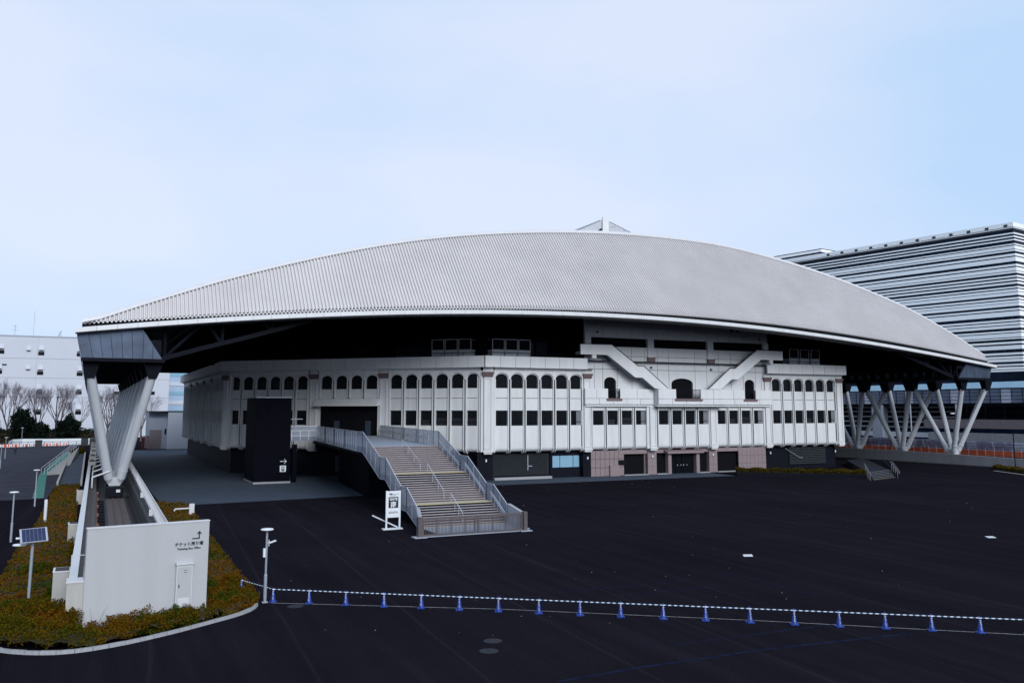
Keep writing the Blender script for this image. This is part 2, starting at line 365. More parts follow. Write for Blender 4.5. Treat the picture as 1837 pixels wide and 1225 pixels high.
# end block of that wall with a tubular guard
blk = thing('wall_end_block', (-.1, 44.6, 0), 'cream concrete end block with tubular guard left of the ticket wall', 'block')
MB().box(-.42, .32, 44.2, 45.15, 0, 2.2).build('block', 'cream', blk)
MB().box(-.45, .35, 44.17, 45.18, 2.204, 2.27).build('cap', 'white_paint', blk)
m = MB(); m.path([(-.3, 46.2, 2.27), (-.3, 46.2, 3.1), (.42, 46.0, 3.1), (.42, 46.0, 1.1)], .025, 6); m.build('guard_pipe', 'white_paint', blk)
m = MB(); m.path([(.42, 45.0, 2.75), (.30, 45.1, 2.75), (.30, 45.1, 1.2)], .09, 8); m.build('vent_pipe', 'cream', blk, smooth=True)
# vent housings standing in the bed against the wall
for i, (q, w, h, lb) in enumerate((((-1.21, 49.23), .75, 1.9, 'cream vent box with dark grille on top, nearest in the left bed'), ((-0.98, 73.81), .72, 1.35, 'cream vent box with dried twigs on it, second along the left bed'), ((-0.76, 103.76), .72, 1.35, 'cream vent box, third along the left bed near the ramp'))):
    t = thing('vent_box', (q[0]+.4, q[1], 0), lb, 'vent box', 'vent boxes along the channel wall')
    x1 = -.37+sk(q[1]); x0 = x1-w
    MB().box(x0, x1, q[1], q[1]+1.25, 0, h).build('housing', 'cream', t)
    MB().box(x0-.02, x1, q[1]-.02, q[1]+1.27, h+.003, h+.05).build('lid', 'white_paint', t)
    g = MB()
    for k in range(6): g.box(x0+.08, x1-.06, q[1]+.1+k*.18, q[1]+.2+k*.18, h+.052, h+.07)
    g.build('grille', 'black_paint', t)
# white struts that brace the walkway guard
for i in range(10):
    y = 109+i*9.3; m = MB()
    m.path([(.28+sk(y), y, 1.2), (.28+sk(y), y, 2.35), (2.0+sk(y), y, 2.95)], .085, 8)
    tag(m.build('brace_strut', 'white_paint', smooth=True), 'white bent pipe strut beside the left roof legs, %s from the near end' % ('first', 'second', 'third', 'fourth', 'fifth', 'sixth', 'seventh', 'eighth', 'ninth', 'tenth')[i], 'strut', 'white struts beside the left legs')
# railing on the right of the channel
fen = thing('channel_railing', (5.2, 60, 1.45), 'white vertical bar railing along the right side of the rail channel', 'railing')
def fx(y): return 5.02+.0105*(y-68)
for z, r in ((1.62, .035), (2.62, .045)):
    m = MB(); m.path([(fx(y), y, z) for y in (50, 100, 150, 200, 235)], r, 6); m.build('rail', 'white_paint', fen)
bar_me = MB().box(-.012, .012, -.012, .012, 1.62, 2.62).mesh('bar', 'white_paint')
for i in range(300):
    y = 52+i*.42; link('bar', bar_me, fen, loc=(fx(y), y, 0))
m = MB()
for i in range(200): 
    y = 178+i*.28; m.box(fx(y)-.018, fx(y)+.018, y-.018, y+.018, 1.62, 2.62)
tag(m.build('far_bars', 'white_paint', fen), kind='stuff')
m = MB(); m.hexa([(fx(50)-.05, 50, 1.455), (fx(50)+.05, 50, 1.455), (fx(50)+.05, 50, 1.52), (fx(50)-.05, 50, 1.52)], [(fx(235)-.05, 235, 1.455), (fx(235)+.05, 235, 1.455), (fx(235)+.05, 235, 1.52), (fx(235)-.05, 235, 1.52)]); m.build('base_beam', 'white_paint', fen)
for y in (76, 92): MB().box(fx(y)-.35, fx(y)-.06, y, y+.3, 1.46, 1.95).build('junction_box', 'white_paint', fen)
# --- the ticket wall
tw = thing('ticket_wall', (2.9, 44.5, 0), 'big plain white wall with black ticket lettering and arrow, in front', 'wall')
WA, WB, WT = (.27, 44.1), (5.50, 44.9), 4.47
wd = Vector((WB[0]-WA[0], WB[1]-WA[1])).normalized(); wn = Vector((-wd.y, wd.x)); wrz = math.atan2(wd.y, wd.x)
m = MB(); m.hexa([(*WA, 0), (*WB, 0), (*(Vector(WB)+wn*.3), 0), (*(Vector(WA)+wn*.3), 0)], [(*WA, WT), (*WB, WT), (*(Vector(WB)+wn*.3), WT), (*(Vector(WA)+wn*.3), WT)]); m.build('wall', 'white_wall', tw)
m = MB(); e = .025; A2, B2 = Vector(WA)-wn*e-wd*e, Vector(WB)-wn*e+wd*e
m.hexa([(*A2, WT+.002), (*B2, WT+.002), (*(B2+wn*(.3+2*e)), WT+.002), (*(A2+wn*(.3+2*e)), WT+.002)], [(*A2, WT+.05), (*B2, WT+.05), (*(B2+wn*(.3+2*e)), WT+.05), (*(A2+wn*(.3+2*e)), WT+.05)]); m.build('cap', 'white_paint', tw)
def wall_pt(u, off=-.012): p = Vector(WA)+wd*u+wn*off; return (p.x, p.y)
put_text('チケット売り場', .185, 'ink', (*wall_pt(4.39), 3.43), tw, rz=wrz, bold=.004)
put_text('Ticketing Box Office', .128, 'ink', (*wall_pt(4.39), 3.25), tw, rz=wrz, bold=.003)
ar = MB()
def wall_bar(u0, z0, u1, z1, w):
    du, dz = u1-u0, z1-z0; l = math.hypot(du, dz); nx, nz_ = -dz/l*w/2, du/l*w/2
    q = [(u0+nx, z0+nz_), (u1+nx, z1+nz_), (u1-nx, z1-nz_), (u0-nx, z0-nz_)]
    ar.hexa([(*wall_pt(u, -.014), z) for u, z in q], [(*wall_pt(u, -.002), z) for u, z in q])
wall_bar(4.52, 3.72, 4.86, 3.72, .05); wall_bar(4.84, 3.70, 4.84, 4.02, .05); wall_bar(4.84, 4.03, 4.75, 3.92, .045); wall_bar(4.84, 4.03, 4.93, 3.92, .045)
ar.build('arrow', 'ink', tw)
cb = thing('utility_cabinet', (*wall_pt(4.2, -.2), .6), 'tall white metal utility cabinet with small hood on the ticket wall', 'cabinet')
def cab(u0, u1, o0, o1, z0, z1, name, mt, par=cb):
    m = MB(); f = lambda u, o: (*wall_pt(u, o),)
    m.hexa([(*f(u0, o0), z0), (*f(u1, o0), z0), (*f(u1, o1), z0), (*f(u0, o1), z0)], [(*f(u0, o0), z1), (*f(u1, o0), z1), (*f(u1, o1), z1), (*f(u0, o1), z1)]); return m.build(name, mt, par)
body = cab(3.83, 4.55, -.22, -.002, .62, 2.6, 'body', 'white_paint'); cab(3.87, 4.51, -.232, -.223, .70, 2.5, 'door', 'white_wall'); cab(3.80, 4.58, -.30, -.002, 2.603, 2.70, 'hood', 'white_paint')
cab(3.93, 4.43, -.245, -.233, .78, 1.12, 'vent_plate', 'white_paint'); cab(3.94, 3.98, -.25, -.233, 1.58, 1.74, 'handle', 'ink'); cab(4.17, 4.21, -.238, -.233, 2.24, 2.27, 'mark', 'ink'); cab(4.23, 4.28, -.238, -.233, 2.24, 2.27, 'mark', 'ink'); cab(4.14, 4.32, -.238, -.233, 2.34, 2.36, 'mark', 'green_paint'); cab(4.13, 4.26, -.249, -.246, .84, .865, 'mark', 'ink')
cab(3.85, 4.53, -.20, -.002, .0, .60, 'plinth', 'panel_grey')

# ================================================================== THE ARENA
arena = thing('arena_building', (83, 114, 0), 'wide pale concrete arena with rows of arched windows under the big roof', 'arena')
ZB, ZT = 3.85, 15.65
def arc(a, rise, zs, n=8): return [(a*math.cos(math.pi*(1-k/n)), zs+rise*math.sin(math.pi*k/n)) for k in range(n+1)]
def bay_mesh(W, zlo=ZB, zhi=ZT, arch=True, rect=True, ribs=True, roundb=True, rz=(7.49, 9.62), ribz=None):
    m = MB(); h = W/2; a = .95; br = .6; jg = .10; hj = h-jg
    zb = zlo+br if roundb else zlo; zt = 15.1 if arch else zhi
    def q(x0, x1, z0, z1, y=0.): m.poly((x0, y, z0), (x1, y, z0), (x1, y, z1), (x0, y, z1))
    J0, J1 = 11.31, 11.38
    for s0, s1 in ((-hj, -a), (a, hj)):
        if zb < J0 and zt > J1: q(s0, s1, zb, J0); q(s0, s1, J1, zt)
        else: q(s0, s1, zb, zt)
    def reveal(x0, x1, z0, z1, d=.28, top=True):
        m.poly((x0, 0, z0), (x0, 0, z1), (x0, d, z1), (x0, d, z0)); m.poly((x1, 0, z1), (x1, 0, z0), (x1, d, z0), (x1, d, z1)); m.poly((x1, 0, z0), (x0, 0, z0), (x0, d, z0), (x1, d, z0))
        if top: m.poly((x0, 0, z1), (x1, 0, z1), (x1, d, z1), (x0, d, z1))
    lo = zb
    if rect: q(-a, a, lo, rz[0]); reveal(-a, a, *rz); lo = rz[1]
    if arch:
        (q(-a, a, lo, J0), q(-a, a, J1, 12.73)) if lo < J0 else q(-a, a, lo, 12.73); zs = 14.08; reveal(-a, a, 12.73, zs, top=False); A = arc(a, .68, zs); O = arc(1.03, .86, zs)
        q(-a, -a+.0001, 12.73, zs)
        for (x0, z0), (x1, z1) in zip(A, A[1:]):
            m.poly((x0, 0, z0), (x1, 0, z1), (x1, 0, 15.1), (x0, 0, 15.1)); m.poly((x1, 0, z1), (x0, 0, z0), (x0, .28, z0), (x1, .28, z1))
        for (x0, z0), (x1, z1), (u0, w0), (u1, w1) in zip(O, O[1:], A, A[1:]):
            m.poly((x0, -.18, z0), (x1, -.18, z1), (x1, -.18, 15.1), (x0, -.18, 15.1)); m.poly((x1, -.18, z1), (x0, -.18, z0), (x0, 0, z0), (x1, 0, z1))
        for sx in (-1, 1):
            x0, x1 = sorted((sx*1.03, sx*h)); m.poly((x0, -.18, zs-.1), (x1, -.18, zs-.1), (x1, -.18, 15.1), (x0, -.18, 15.1)); m.poly((x0, -.18, zs-.1), (x0, 0, zs-.1), (x1, 0, zs-.1), (x1, -.18, zs-.1)); m.poly((sx*1.03, -.18, zs-.1), (sx*1.03, -.18, zs), (sx*1.03, 0, zs), (sx*1.03, 0, zs-.1))
        C = [(-.18-.63*(1-math.cos(math.pi/2*k/5)), 15.1+.55*math.sin(math.pi/2*k/5)) for k in range(6)]
        for (y0, z0), (y1, z1) in zip(C, C[1:]): m.poly((-h, y0, z0), (h, y0, z0), (h, y1, z1), (-h, y1, z1))
    else: q(-a, a, lo, zt)
    if roundb:
        B = [(br-br*math.cos(math.pi/2*k/6), zb-br*math.sin(math.pi/2*k/6)) for k in range(7)]+[(1.3, zlo)]
        for (y0, z0), (y1, z1) in zip(B, B[1:]): m.poly((-hj, y1, z1), (hj, y1, z1), (hj, y0, z0), (-hj, y0, z0))
    if ribs:
        rt = ribz or (14.0 if arch else zhi); w = .14; gap = .105
        for sx in (-1, 1):
            x0, x1 = sorted((sx*(h-gap), sx*(h-gap-w)))
            if roundb:
                ro = .84; F = [(-.18, rt), (-.18, zb)]+[(br-ro*math.cos(math.pi/2*k/6), zb-ro*math.sin(math.pi/2*k/6)) for k in range(1, 7)]; I = [(0, rt), (0, zb)]+[(br-br*math.cos(math.pi/2*k/6), zb-br*math.sin(math.pi/2*k/6)) for k in range(1, 7)]
            else: F = [(-.18, rt), (-.18, zb+.12)]; I = [(0, rt), (0, zb+.02)]
            for (y0, z0), (y1, z1), (i0, j0), (i1, j1) in zip(F, F[1:], I, I[1:]):
                m.poly((x0, y1, z1), (x1, y1, z1), (x1, y0, z0), (x0, y0, z0))
                m.poly((x0, i0, j0), (x0, i1, j1), (x0, y1, z1), (x0, y0, z0)); m.poly((x1, i1, j1), (x1, i0, j0), (x1, y0, z0), (x1, y1, z1))
            m.poly((x0, *I[-1]), (x1, *I[-1]), (x1, *F[-1]), (x0, *F[-1]))
            m.poly((x0, -.18, rt), (x1, -.18, rt), (x1, 0, rt), (x0, 0, rt))
    return m
BW, BC = 2.4, 2.5
me_bay = bay_mesh(BW).mesh('facade_bay', 'facade', True, 30)
me_bay_up = bay_mesh(BC, zlo=11.35, rect=False, roundb=False, ribs=True).mesh('facade_bay', 'facade', True, 30)
me_bay_lo = bay_mesh(BC, zhi=10.2, arch=False).mesh('facade_bay', 'facade', True, 30)
me_bay_mid = bay_mesh(BC, zhi=10.2, arch=False).mesh('facade_bay', 'facade', True, 30)
me_bay_c = bay_mesh(BC).mesh('facade_bay', 'facade', True, 30)
pm = MB(); A = arc(.95, .68, 14.08); pm.v = [(x, .27, z) for x, z in A]+[(.95, .27, 12.73), (-.95, .27, 12.73)]; pm.f = [tuple(reversed(range(len(pm.v))))]
me_pane_a = pm.mesh('window_pane', 'glass_dark'); me_pane_r = MB().poly((-.95, .27, 7.49), (.95, .27, 7.49), (.95, .27, 9.62), (-.95, .27, 9.62)).mesh('window_pane', 'glass_dark')
me_sill = MB().box(-.9, .9, .12, .25, 7.95, 8.03).mesh('inner_rail', 'base_dark')
mul = MB().box(-.02, .02, .22, .26, 7.5, 9.6).mesh('mullion', 'base_dark')
bl = MB()
for k in range(7): bl.box(-.93, .93, .20, .23, 7.52+k*.15, 7.62+k*.15)
me_blind = bl.mesh('blind', 'blind'); me_inner = MB().box(.15, .93, .18, .24, 7.5, 9.6).mesh('inner_wall', 'inner_grey'); me_box = MB().box(-.7, .45, .18, .24, 7.5, 8.25).mesh('stored_box', 'blind')
# pilaster: shaft with a sunk panel, bracket foot, granite capital
def pil_mesh(w=1.12, zt=14.25):
    m = MB(); h = w/2; y = -.26
    m.box(-h, h, y+.10, .2, 4.1, zt); m.box(-1.0, 1.0, .0, .3, 3.9, min(zt+.9, 15.1) if zt > 12 else zt)
    for x0, x1 in ((-h, -h+.15), (h-.15, h)): m.box(x0, x1, y, y+.097, 4.3, zt)
    m.box(-h+.152, h-.152, y, y+.097, zt-.25, zt); m.box(-h+.152, h-.152, y, y+.097, 4.3, 4.45)
    m.box(-h-.10, h+.10, y-.14, .25, 3.85, 4.09); m.box(-h, h, y-.05, .25, 3.62, 3.847)
    return m
me_pil = pil_mesh().mesh('pilaster', 'facade'); me_pil_short = pil_mesh(1.12, 10.2).mesh('pilaster', 'facade')
def cap_mesh(w0=1.25, w1=1.75):
    m = MB(); m.hexa([(-w0/2, -.34, 14.26), (w0/2, -.34, 14.26), (w0/2, .1, 14.26), (-w0/2, .1, 14.26)], [(-w1/2, -.52, 14.98), (w1/2, -.52, 14.98), (w1/2, .1, 14.98), (-w1/2, .1, 14.98)]); return m
me_cap = cap_mesh().mesh('capital', 'granite')
mm = MB(); C = [(-.18-.63*(1-math.cos(math.pi/2*k/5)), 15.1+.55*math.sin(math.pi/2*k/5)) for k in range(6)]
mm.poly((-.72, -.15, 14.9), (.72, -.15, 14.9), (.72, -.15, 15.1), (-.72, -.15, 15.1))
for (y0, z0), (y1, z1) in zip(C, C[1:]): mm.poly((-.72, y0, z0), (.72, y0, z0), (.72, y1, z1), (-.72, y1, z1))
me_cove = mm.mesh('cornice', 'facade', True, 30)
def parapet_mesh(W): return MB().box(-W/2+.025, W/2-.025, -.92, -.70, 15.62, 17.2).mesh('parapet_panel', 'parapet')
me_par = {}
def parapet(o, ux, s0, s1, rz):
    n = max(1, round((s1-s0)/2.42)); w = (s1-s0)/n
    k = round(w, 3)
    if k not in me_par: me_par[k] = parapet_mesh(w)
    for i in range(n):
        c = s0+w*(i+.5); link('parapet_panel', me_par[k], arena, loc=(o[0]+ux[0]*c, o[1]+ux[1]*c, 0), rz=rz)
def at(o, ux, s): return (o[0]+ux[0]*s, o[1]+ux[1]*s, 0)
def add_bay(me, loc, rz, up=True, low=True, extra=False):
    o = link('facade_bay', me, arena, loc=loc, rz=rz)
    if up: link('window_pane', me_pane_a, o)
    if low: link('window_pane', me_pane_r, o); link('mullion', mul, o)
    if extra: link('inner_rail', me_sill, o)
    if extra == 2: link('blind', me_blind, o)
    if extra == 3: link('inner_wall', me_inner, o)
    if extra == 4: link('stored_box', me_box, o)
    return o
def add_pil(loc, rz, short=False, cap=True):
    o = link('pilaster', me_pil_short if short else me_pil, arena, loc=loc, rz=rz)
    if cap and not short: link('capital', me_cap, o, label='pinkish granite capital'); link('cornice', me_cove, o)
    return o
A0 = (50., 113.2); B0 = (116.3, 113.2); S45 = math.sqrt(.5); L2 = 43.6
C0 = (A0[0]-L2*S45, A0[1]+L2*S45)
# front facet
u3 = (1, 0)
for i in range(6): add_bay(me_bay, (52.36+2.396*i, 113.2, 0), 0, extra=3 if i == 5 else 0); add_bay(me_bay, (102.25+2.396*i, 113.2, 0), 0, extra=3 if i == 5 else 4 if i == 3 else 0)
for x in (66.2, 100.3): add_pil((x, 113.2, 0), 0)
for x in (77.5, 88.9): add_pil((x, 112.9, 0), 0, short=True)
for c0, yy in ((68.12, 113.2), (79.47, 112.75), (90.80, 113.2)):
    for i in range(4): add_bay(me_bay_lo if yy > 113 else me_bay_mid, (c0+2.5*i, yy, 0), 0, up=False, extra=(0, 4, 2, 3)[i] if yy > 113 else (0, 0, 0, 3)[i])
parapet(A0, u3, -.55, 15.9, 0); parapet((100.0, 113.2), u3, -.2, 17.2, 0)
add_pil((A0[0]+.28, A0[1]-.02, 0), -R(22.5)*.9); add_pil((B0[0]-.25, B0[1], 0), 0)
# chamfer facet
r2 = -R(45); o2 = C0; u2 = (S45, -S45)
for i in range(6):
    add_bay(me_bay, at(o2, u2, 1.78+2.42*i), r2, low=True); add_bay(me_bay, at(o2, u2, 29.65+2.40*i), r2, extra=4 if i == 2 else 2 if i > 2 else 0)
for i in range(4): add_bay(me_bay_up, at(o2, u2, 18.05+2.52*i), r2, low=False)
for s in (15.95, 27.65): add_pil(at(o2, u2, s), r2)
parapet(o2, u2, -.4, L2+.05, r2)
add_pil((C0[0]+.1, C0[1]-.1, 0), -R(67))
# side facet along the rails
r1 = -R(90); u1 = (0, -1); L1 = 66.3; D0 = (C0[0], C0[1]+L1)
for g0, n, w in ((1.95, 6, 2.396), (18.0, 4, 2.5), (29.35, 4, 2.5), (40.65, 4, 2.5), (52.0, 6, 2.396)):
    for i in range(n): add_bay(me_bay if n == 6 else me_bay_c, at(D0, u1, g0+w*i), r1)
for s in (16.1, 27.45, 38.8, 50.15): add_pil(at(D0, u1, s), r1)
parapet(D0, u1, -.4, L1+.3, r1)
for cx_, cy_, pts in ((0, 0, [(A0[0]-.95, A0[1]+.98), (A0[0]+.02, A0[1]+.03), (A0[0]+1.2, A0[1]+.03), (A0[0]+1.2, A0[1]+.5), (A0[0]-.6, A0[1]+1.3)]), (0, 0, [(C0[0]+.03, C0[1]+1.2), (C0[0]+.03, C0[1]+.02), (C0[0]+.95, C0[1]-.90), (C0[0]+1.3, C0[1]-.5), (C0[0]+.6, C0[1]+1.2)])):
    MB().prism(pts, 3.9, 15.2).build('corner_pier', 'facade', arena)
# hidden right return and core
def ring(ins):
    return [(A0[0]+ins*.414, A0[1]+ins), (B0[0]-.1-ins*.2, B0[1]+ins), (B0[0]+8, B0[1]+45), (B0[0], 211), (C0[0]+ins, 211), (C0[0]+ins, C0[1]+ins*.414)]
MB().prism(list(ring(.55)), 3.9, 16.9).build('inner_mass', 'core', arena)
MB().prism(list(ring(1.25)), 0, 3.95).build('base_storey', 'base_dark', arena)
MB().prism(list(ring(-.65)), 16.90, 17.0).build('roof_deck', 'concrete_dark', arena)
MB().prism([(B0[0]-.02, B0[1]+.0), (B0[0]+.25, B0[1]+.1), (B0[0]+8.5, B0[1]+45), (B0[0]+8, B0[1]+45)], 3.85, 17.1).build('return_wall', 'facade', arena)
# entrance in the chamfer facet
def chm(s, off): return (o2[0]+u2[0]*s-S45*off, o2[1]+u2[1]*s-S45*off)          # off: outwards
def chbox(s0, s1, f0, f1, z0, z1, name, mt, par=arena):
    m = MB(); P = [chm(s0, f1), chm(s1, f1), chm(s1, f0), chm(s0, f0)]
    m.hexa([(*p, z0) for p in P], [(*p, z1) for p in P]); return m.build(name, mt, par)
for i in range(7):
    s0, s1 = 16.55+i*1.515, 16.55+(i+1)*1.515-.03; m = MB()
    P = lambda s, f, z: (*chm(s, f), z)
    m.hexa([P(s0, .05, 10.35), P(s1, .05, 10.35), P(s1, .05, 11.33), P(s0, .05, 11.33)], [P(s0-.12, 1.15, 10.25), P(s1-.12, 1.15, 10.25), P(s1-.02, .25, 11.33), P(s0-.02, .25, 11.33)])
    m.build('canopy_panel', 'parapet', arena)
chbox(16.5, 27.1, -.02, .12, 3.85, 6.0, 'threshold_wall', 'core'); chbox(16.45, 16.9, -.3, .1, 6.0, 10.3, 'door_jamb', 'facade'); chbox(26.7, 27.15, -.3, .1, 6.0, 10.3, 'door_jamb', 'facade')
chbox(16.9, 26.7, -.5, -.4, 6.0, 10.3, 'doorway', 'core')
for s in (19.3, 24.5): chbox(s, s+.9, -.36, -.30, 6.0, 8.1, 'door_leaf', 'upper_glass')
chbox(16.2, 17.6, 1.2, 1.26, 9.95, 10.02, 'lamp_bracket', 'base_dark')
# glazing glimpsed in the dark base under the stairs
for s, w in ((19.2, 1.3), (22.5, 1.9), (28.2, 1.7), (31.2, .8), (33.4, .8), (36, 1.6)): chbox(s, s+w, -1.2, -1.1, .7, 2.9, 'base_window', 'upper_glass')
# --- central block: balcony, screen wall, outside stairs
def tile_wall(x0, x1, z0, z1, y, name, mt, nx, nz=1, th=.25, gap=.05, par=arena):
    w = (x1-x0)/nx; h = (z1-z0)/nz; me = MB().box(gap/2, w-gap/2, 0, th, gap/2, h-gap/2).mesh(name, mt)
    for i in range(nx):
        for k in range(nz): link(name, me, par, loc=(x0+i*w, y, z0+k*h))
MB().box(65.9, 100.6, 113.62, 113.95, 10.0, 24.5).build('screen_backing', 'core', arena)
def arch_panel(x0, x1, zs0, z1, a, zspring, rise, y=113.3, th=.3):
    m = MB(); c = (x0+x1)/2; A = [(c+x, z) for x, z in arc(a, rise, zspring)]
    m.poly((x0, y, zs0), (c-a, y, zs0), (c-a, y, zspring), (c-a, y, z1), (x0, y, z1)); m.poly((c+a, y, zs0), (x1, y, zs0), (x1, y, z1), (c+a, y, z1), (c+a, y, zspring))
    for (p, z), (q, w) in zip(A, A[1:]): m.poly((p, y, z), (q, y, w), (q, y, z1), (p, y, z1)); m.poly((q, y, w), (p, y, z), (p, y+th, z), (q, y+th, w))
    m.poly((c-a, y, zs0), (c-a, y+th, zs0), (c-a, y+th, zspring), (c-a, y, zspring)); m.poly((c+a, y, zspring), (c+a, y+th, zspring), (c+a, y+th, zs0), (c+a, y, zs0))
    m.build('wall_panel', 'tower', arena)
# rows of wall panels; columns line up with the doors
cols = [66.0, 67.6, 69.05, 71.6, 74.2, 76.6, 78.9, 81.0, 86.0, 88.3, 90.7, 93.1, 95.6, 98.1, 99.6, 100.9]
doors = {2: (1.05, 13.95, .62), 7: (1.95, 13.85, .72), 13: (.70, 13.95, .62)}
for i, (x0, x1) in enumerate(zip(cols, cols[1:])):
    g = .03
    if i in (2, 7, 12):
        a, zs, ri = {2: (1.05, 13.85, .72), 7: (2.05, 13.75, .82), 12: (1.0, 13.85, .72)}[i]; arch_panel(x0+g, x1-g, 11.0, 15.75-g, a, zs, ri)
    else: MB().box(x0+g, x1-g, 113.3, 113.6, 11.0, 15.75-g).build('wall_panel', 'tower', arena)
    MB().box(x0+g, x1-g, 113.3, 113.6, 15.75+g, 17.75-g).build('wall_panel', 'tower', arena)
    MB().box(x0+g, x1-g, 113.3, 113.6, 17.75+g, 19.15).build('wall_panel', 'tower', arena)
    MB().box(x0+g, x1-g, 113.3, 113.6, 20.5, 24.5).build('wall_panel', 'tower', arena)
for x0, x1 in ((66.0, 67.0), (77.1, 78.2), (88.5, 89.6), (99.9, 100.9)): MB().box(x0, x1, 113.1, 113.6, 19.15 if x0 in (66., 99.9) else 17.7, 20.5).build('wall_pier', 'tower', arena)
for x0, x1 in ((67, 77.1), (78.2, 88.5), (89.6, 99.9)):
    m = MB(); m.box(x0, x1, 113.9, 114.0, 19.1, 20.5); m.build('recess_back', 'shade_glass', arena)
    m = MB(); m.path([(x0, 113.35, 19.35), (x1, 113.35, 19.35)], .035, 6); m.build('recess_rail', 'base_dark', arena)
for x in (77.65, 89.05): 
    m = MB(); m.hexa([(x-.62, 112.95, 17.0), (x+.62, 112.95, 17.0), (x+.62, 113.29, 17.0), (x-.62, 113.29, 17.0)], [(x-.68, 112.9, 17.68), (x+.68, 112.9, 17.68), (x+.68, 113.29, 17.68), (x-.68, 113.29, 17.68)]); m.build('pier_foot', 'granite', arena, label='granite block under a wall pier')
for x, z in ((68.1, 21.3), (99.1, 21.2), (77.65, 16.2), (89.05, 16.1)): m = MB(); m.tube((x, 113.28, z), (x, 112.95, z-.1), .12, 8); m.build('wall_light', 'base_dark', arena)
for x in (93.2, 94.3): m = MB(); m.tube((x, 113.28, 23.0), (x, 112.7, 22.2), .3, 10, .22); m.build('loudspeaker', 'base_dark', arena)
# balcony fronts with granite-silled openings
def balcony(x0, x1, y, gaps):
    xs = [x0]+[v for g in gaps for v in g]+[x1]
    for i in range(0, len(xs), 2):
        n = max(1, round((xs[i+1]-xs[i])/2.5)); tile_wall(xs[i], xs[i+1], 11.37, 12.85, y, 'balcony_panel', 'parapet', n)
    n = round((x1-x0)/2.5); tile_wall(x0, x1, 10.5, 11.37, y, 'balcony_panel', 'parapet', n)
    for a, b in gaps:
        MB().box(a-.3, b+.3, y-.12, y+.3, 11.05, 11.40).build('balcony_sill', 'granite', arena, label='granite sill of a balcony opening')
        m = MB(); m.box(a, b, y+.10, y+.14, 12.72, 12.80); m.box(a, b, y+.10, y+.14, 11.42, 11.5)
        n = int((b-a)/.13)
        for k in range(n+1): x = a+(b-a)*k/n; m.box(x-.015, x+.015, y+.105, y+.135, 11.5, 12.72)
        m.build('balcony_grille', 'base_dark', arena)
balcony(65.55, 77.6, 112.55, [(69.5, 71.6)]); balcony(77.62, 90.5, 111.35, [(80.9, 85.5)]); balcony(90.52, 100.75, 112.55, [(95.2, 97.4)])
MB().box(77.64, 78.0, 111.65, 112.8, 10.5, 12.85).build('balcony_return', 'parapet', arena); MB().box(90.1, 90.48, 111.65, 112.8, 10.5, 12.85).build('balcony_return', 'parapet', arena)
MB().box(65.7, 100.6, 112.82, 113.25, 10.51, 11.3).build('balcony_floor', 'concrete', arena); MB().box(77.9, 90.2, 111.62, 112.81, 10.53, 11.3).build('balcony_floor', 'concrete', arena)
for x0, x1, y in ((65.75, 77.6, 112.75), (77.62, 90.5, 111.6), (90.52, 100.6, 112.75)): MB().box(x0, x1, y, 113.24, 10.21, 10.498).build('balcony_beam', 'parapet', arena)
# outside stairs on either hand: solid sloping parapets
for mir in (0, 1):
    fx_ = (lambda x: x) if not mir else (lambda x: 166.75-x)
    top = [(64.3, 19.2), (69.6, 19.25), (74.2, 16.15), (75.2, 16.15), (79.5, 12.9)]; bot = [(77.2, 12.9), (74.95, 14.5), (73.7, 14.5), (68.85, 17.75), (64.3, 17.75)]
    m = MB(); m.prism([(fx_(x), z) for x, z in top+bot], 111.5, 111.75, 'y'); m.build('stair_parapet', 'parapet', arena)
    m = MB(); m.prism([(fx_(x), z) for x, z in [(64.4, 18.2), (69.5, 18.2), (74.2, 15.1), (75.2, 15.1), (78.6, 12.9), (77.3, 12.9), (74.95, 14.52), (73.7, 14.52), (68.9, 17.77), (64.4, 17.77)]], 111.75, 113.28, 'y'); m.build('stair_flight', 'concrete', arena)
    m = MB(); m.path([(fx_(x), 111.6, z+.13) for x, z in top], .06, 6); m.build('stair_rail', 'base_dark', arena)
    x0, x1 = sorted((fx_(66.3), fx_(67.0))); MB().box(x0, x1, 111.6, 112.1, 17.2, 17.75).build('stair_bracket', 'parapet', arena)
# --- ground floor of the front facet
YF = 114.3
MB().box(51.4, 60.3, YF, YF+.1, .5, 3.5).build('shutter_backing', 'shutter', arena)
m = MB(); n = 26
for k in range(n): z0 = .5+k*3.0/n; m.hexa([(51.5, YF, z0), (60.2, YF, z0), (60.2, YF, z0+3./n), (51.5, YF, z0+3./n)], [(51.5, YF-.03, z0+.01), (60.2, YF-.03, z0+.01), (60.2, YF-.07, z0+3./n-.03), (51.5, YF-.07, z0+3./n-.03)])
m.build('roller_shutter', 'shutter', arena)
MB().box(51.4, 60.4, YF-1.0, YF-.08, 0.005, .32).build('shutter_step', 'kerb', arena)
m = MB(); m.box(56.9, 57.0, YF-.16, YF-.1, 1.2, 3.3); m.box(56.9, 57.6, YF-.2, YF-.1, 1.72, 1.82); m.build('shutter_latch', 'panel_grey', arena)
for x0, x1 in ((61.0, 62.15), (62.25, 64.35), (64.45, 65.4)): MB().box(x0, x1, YF-.02, YF+.1, 1.45, 3.1).build('pale_window', 'pale_glass', arena)
MB().box(60.6, 65.6, YF, YF+.2, 0, 3.85).build('dark_wall', 'base_dark', arena)
MB().box(65.6, 66.9, YF-.9, YF+.2, 0, 3.8).build('dark_pier', 'base_dark', arena); MB().box(48.9, 51.3, YF-.6, YF+.2, 0, 3.8).build('dark_pier', 'base_dark', arena)
for x, y in ((66.3, YF-.95), (50.2, YF-.65), (101.3, YF-.25), (77.6, YF-1.05), (89.0, YF-1.05), (115.6, YF-.2)): MB().box(x-.09, x+.09, y-.12, y+.06, 2.55, 2.9).build('wall_lamp', 'lamp_lens', arena)
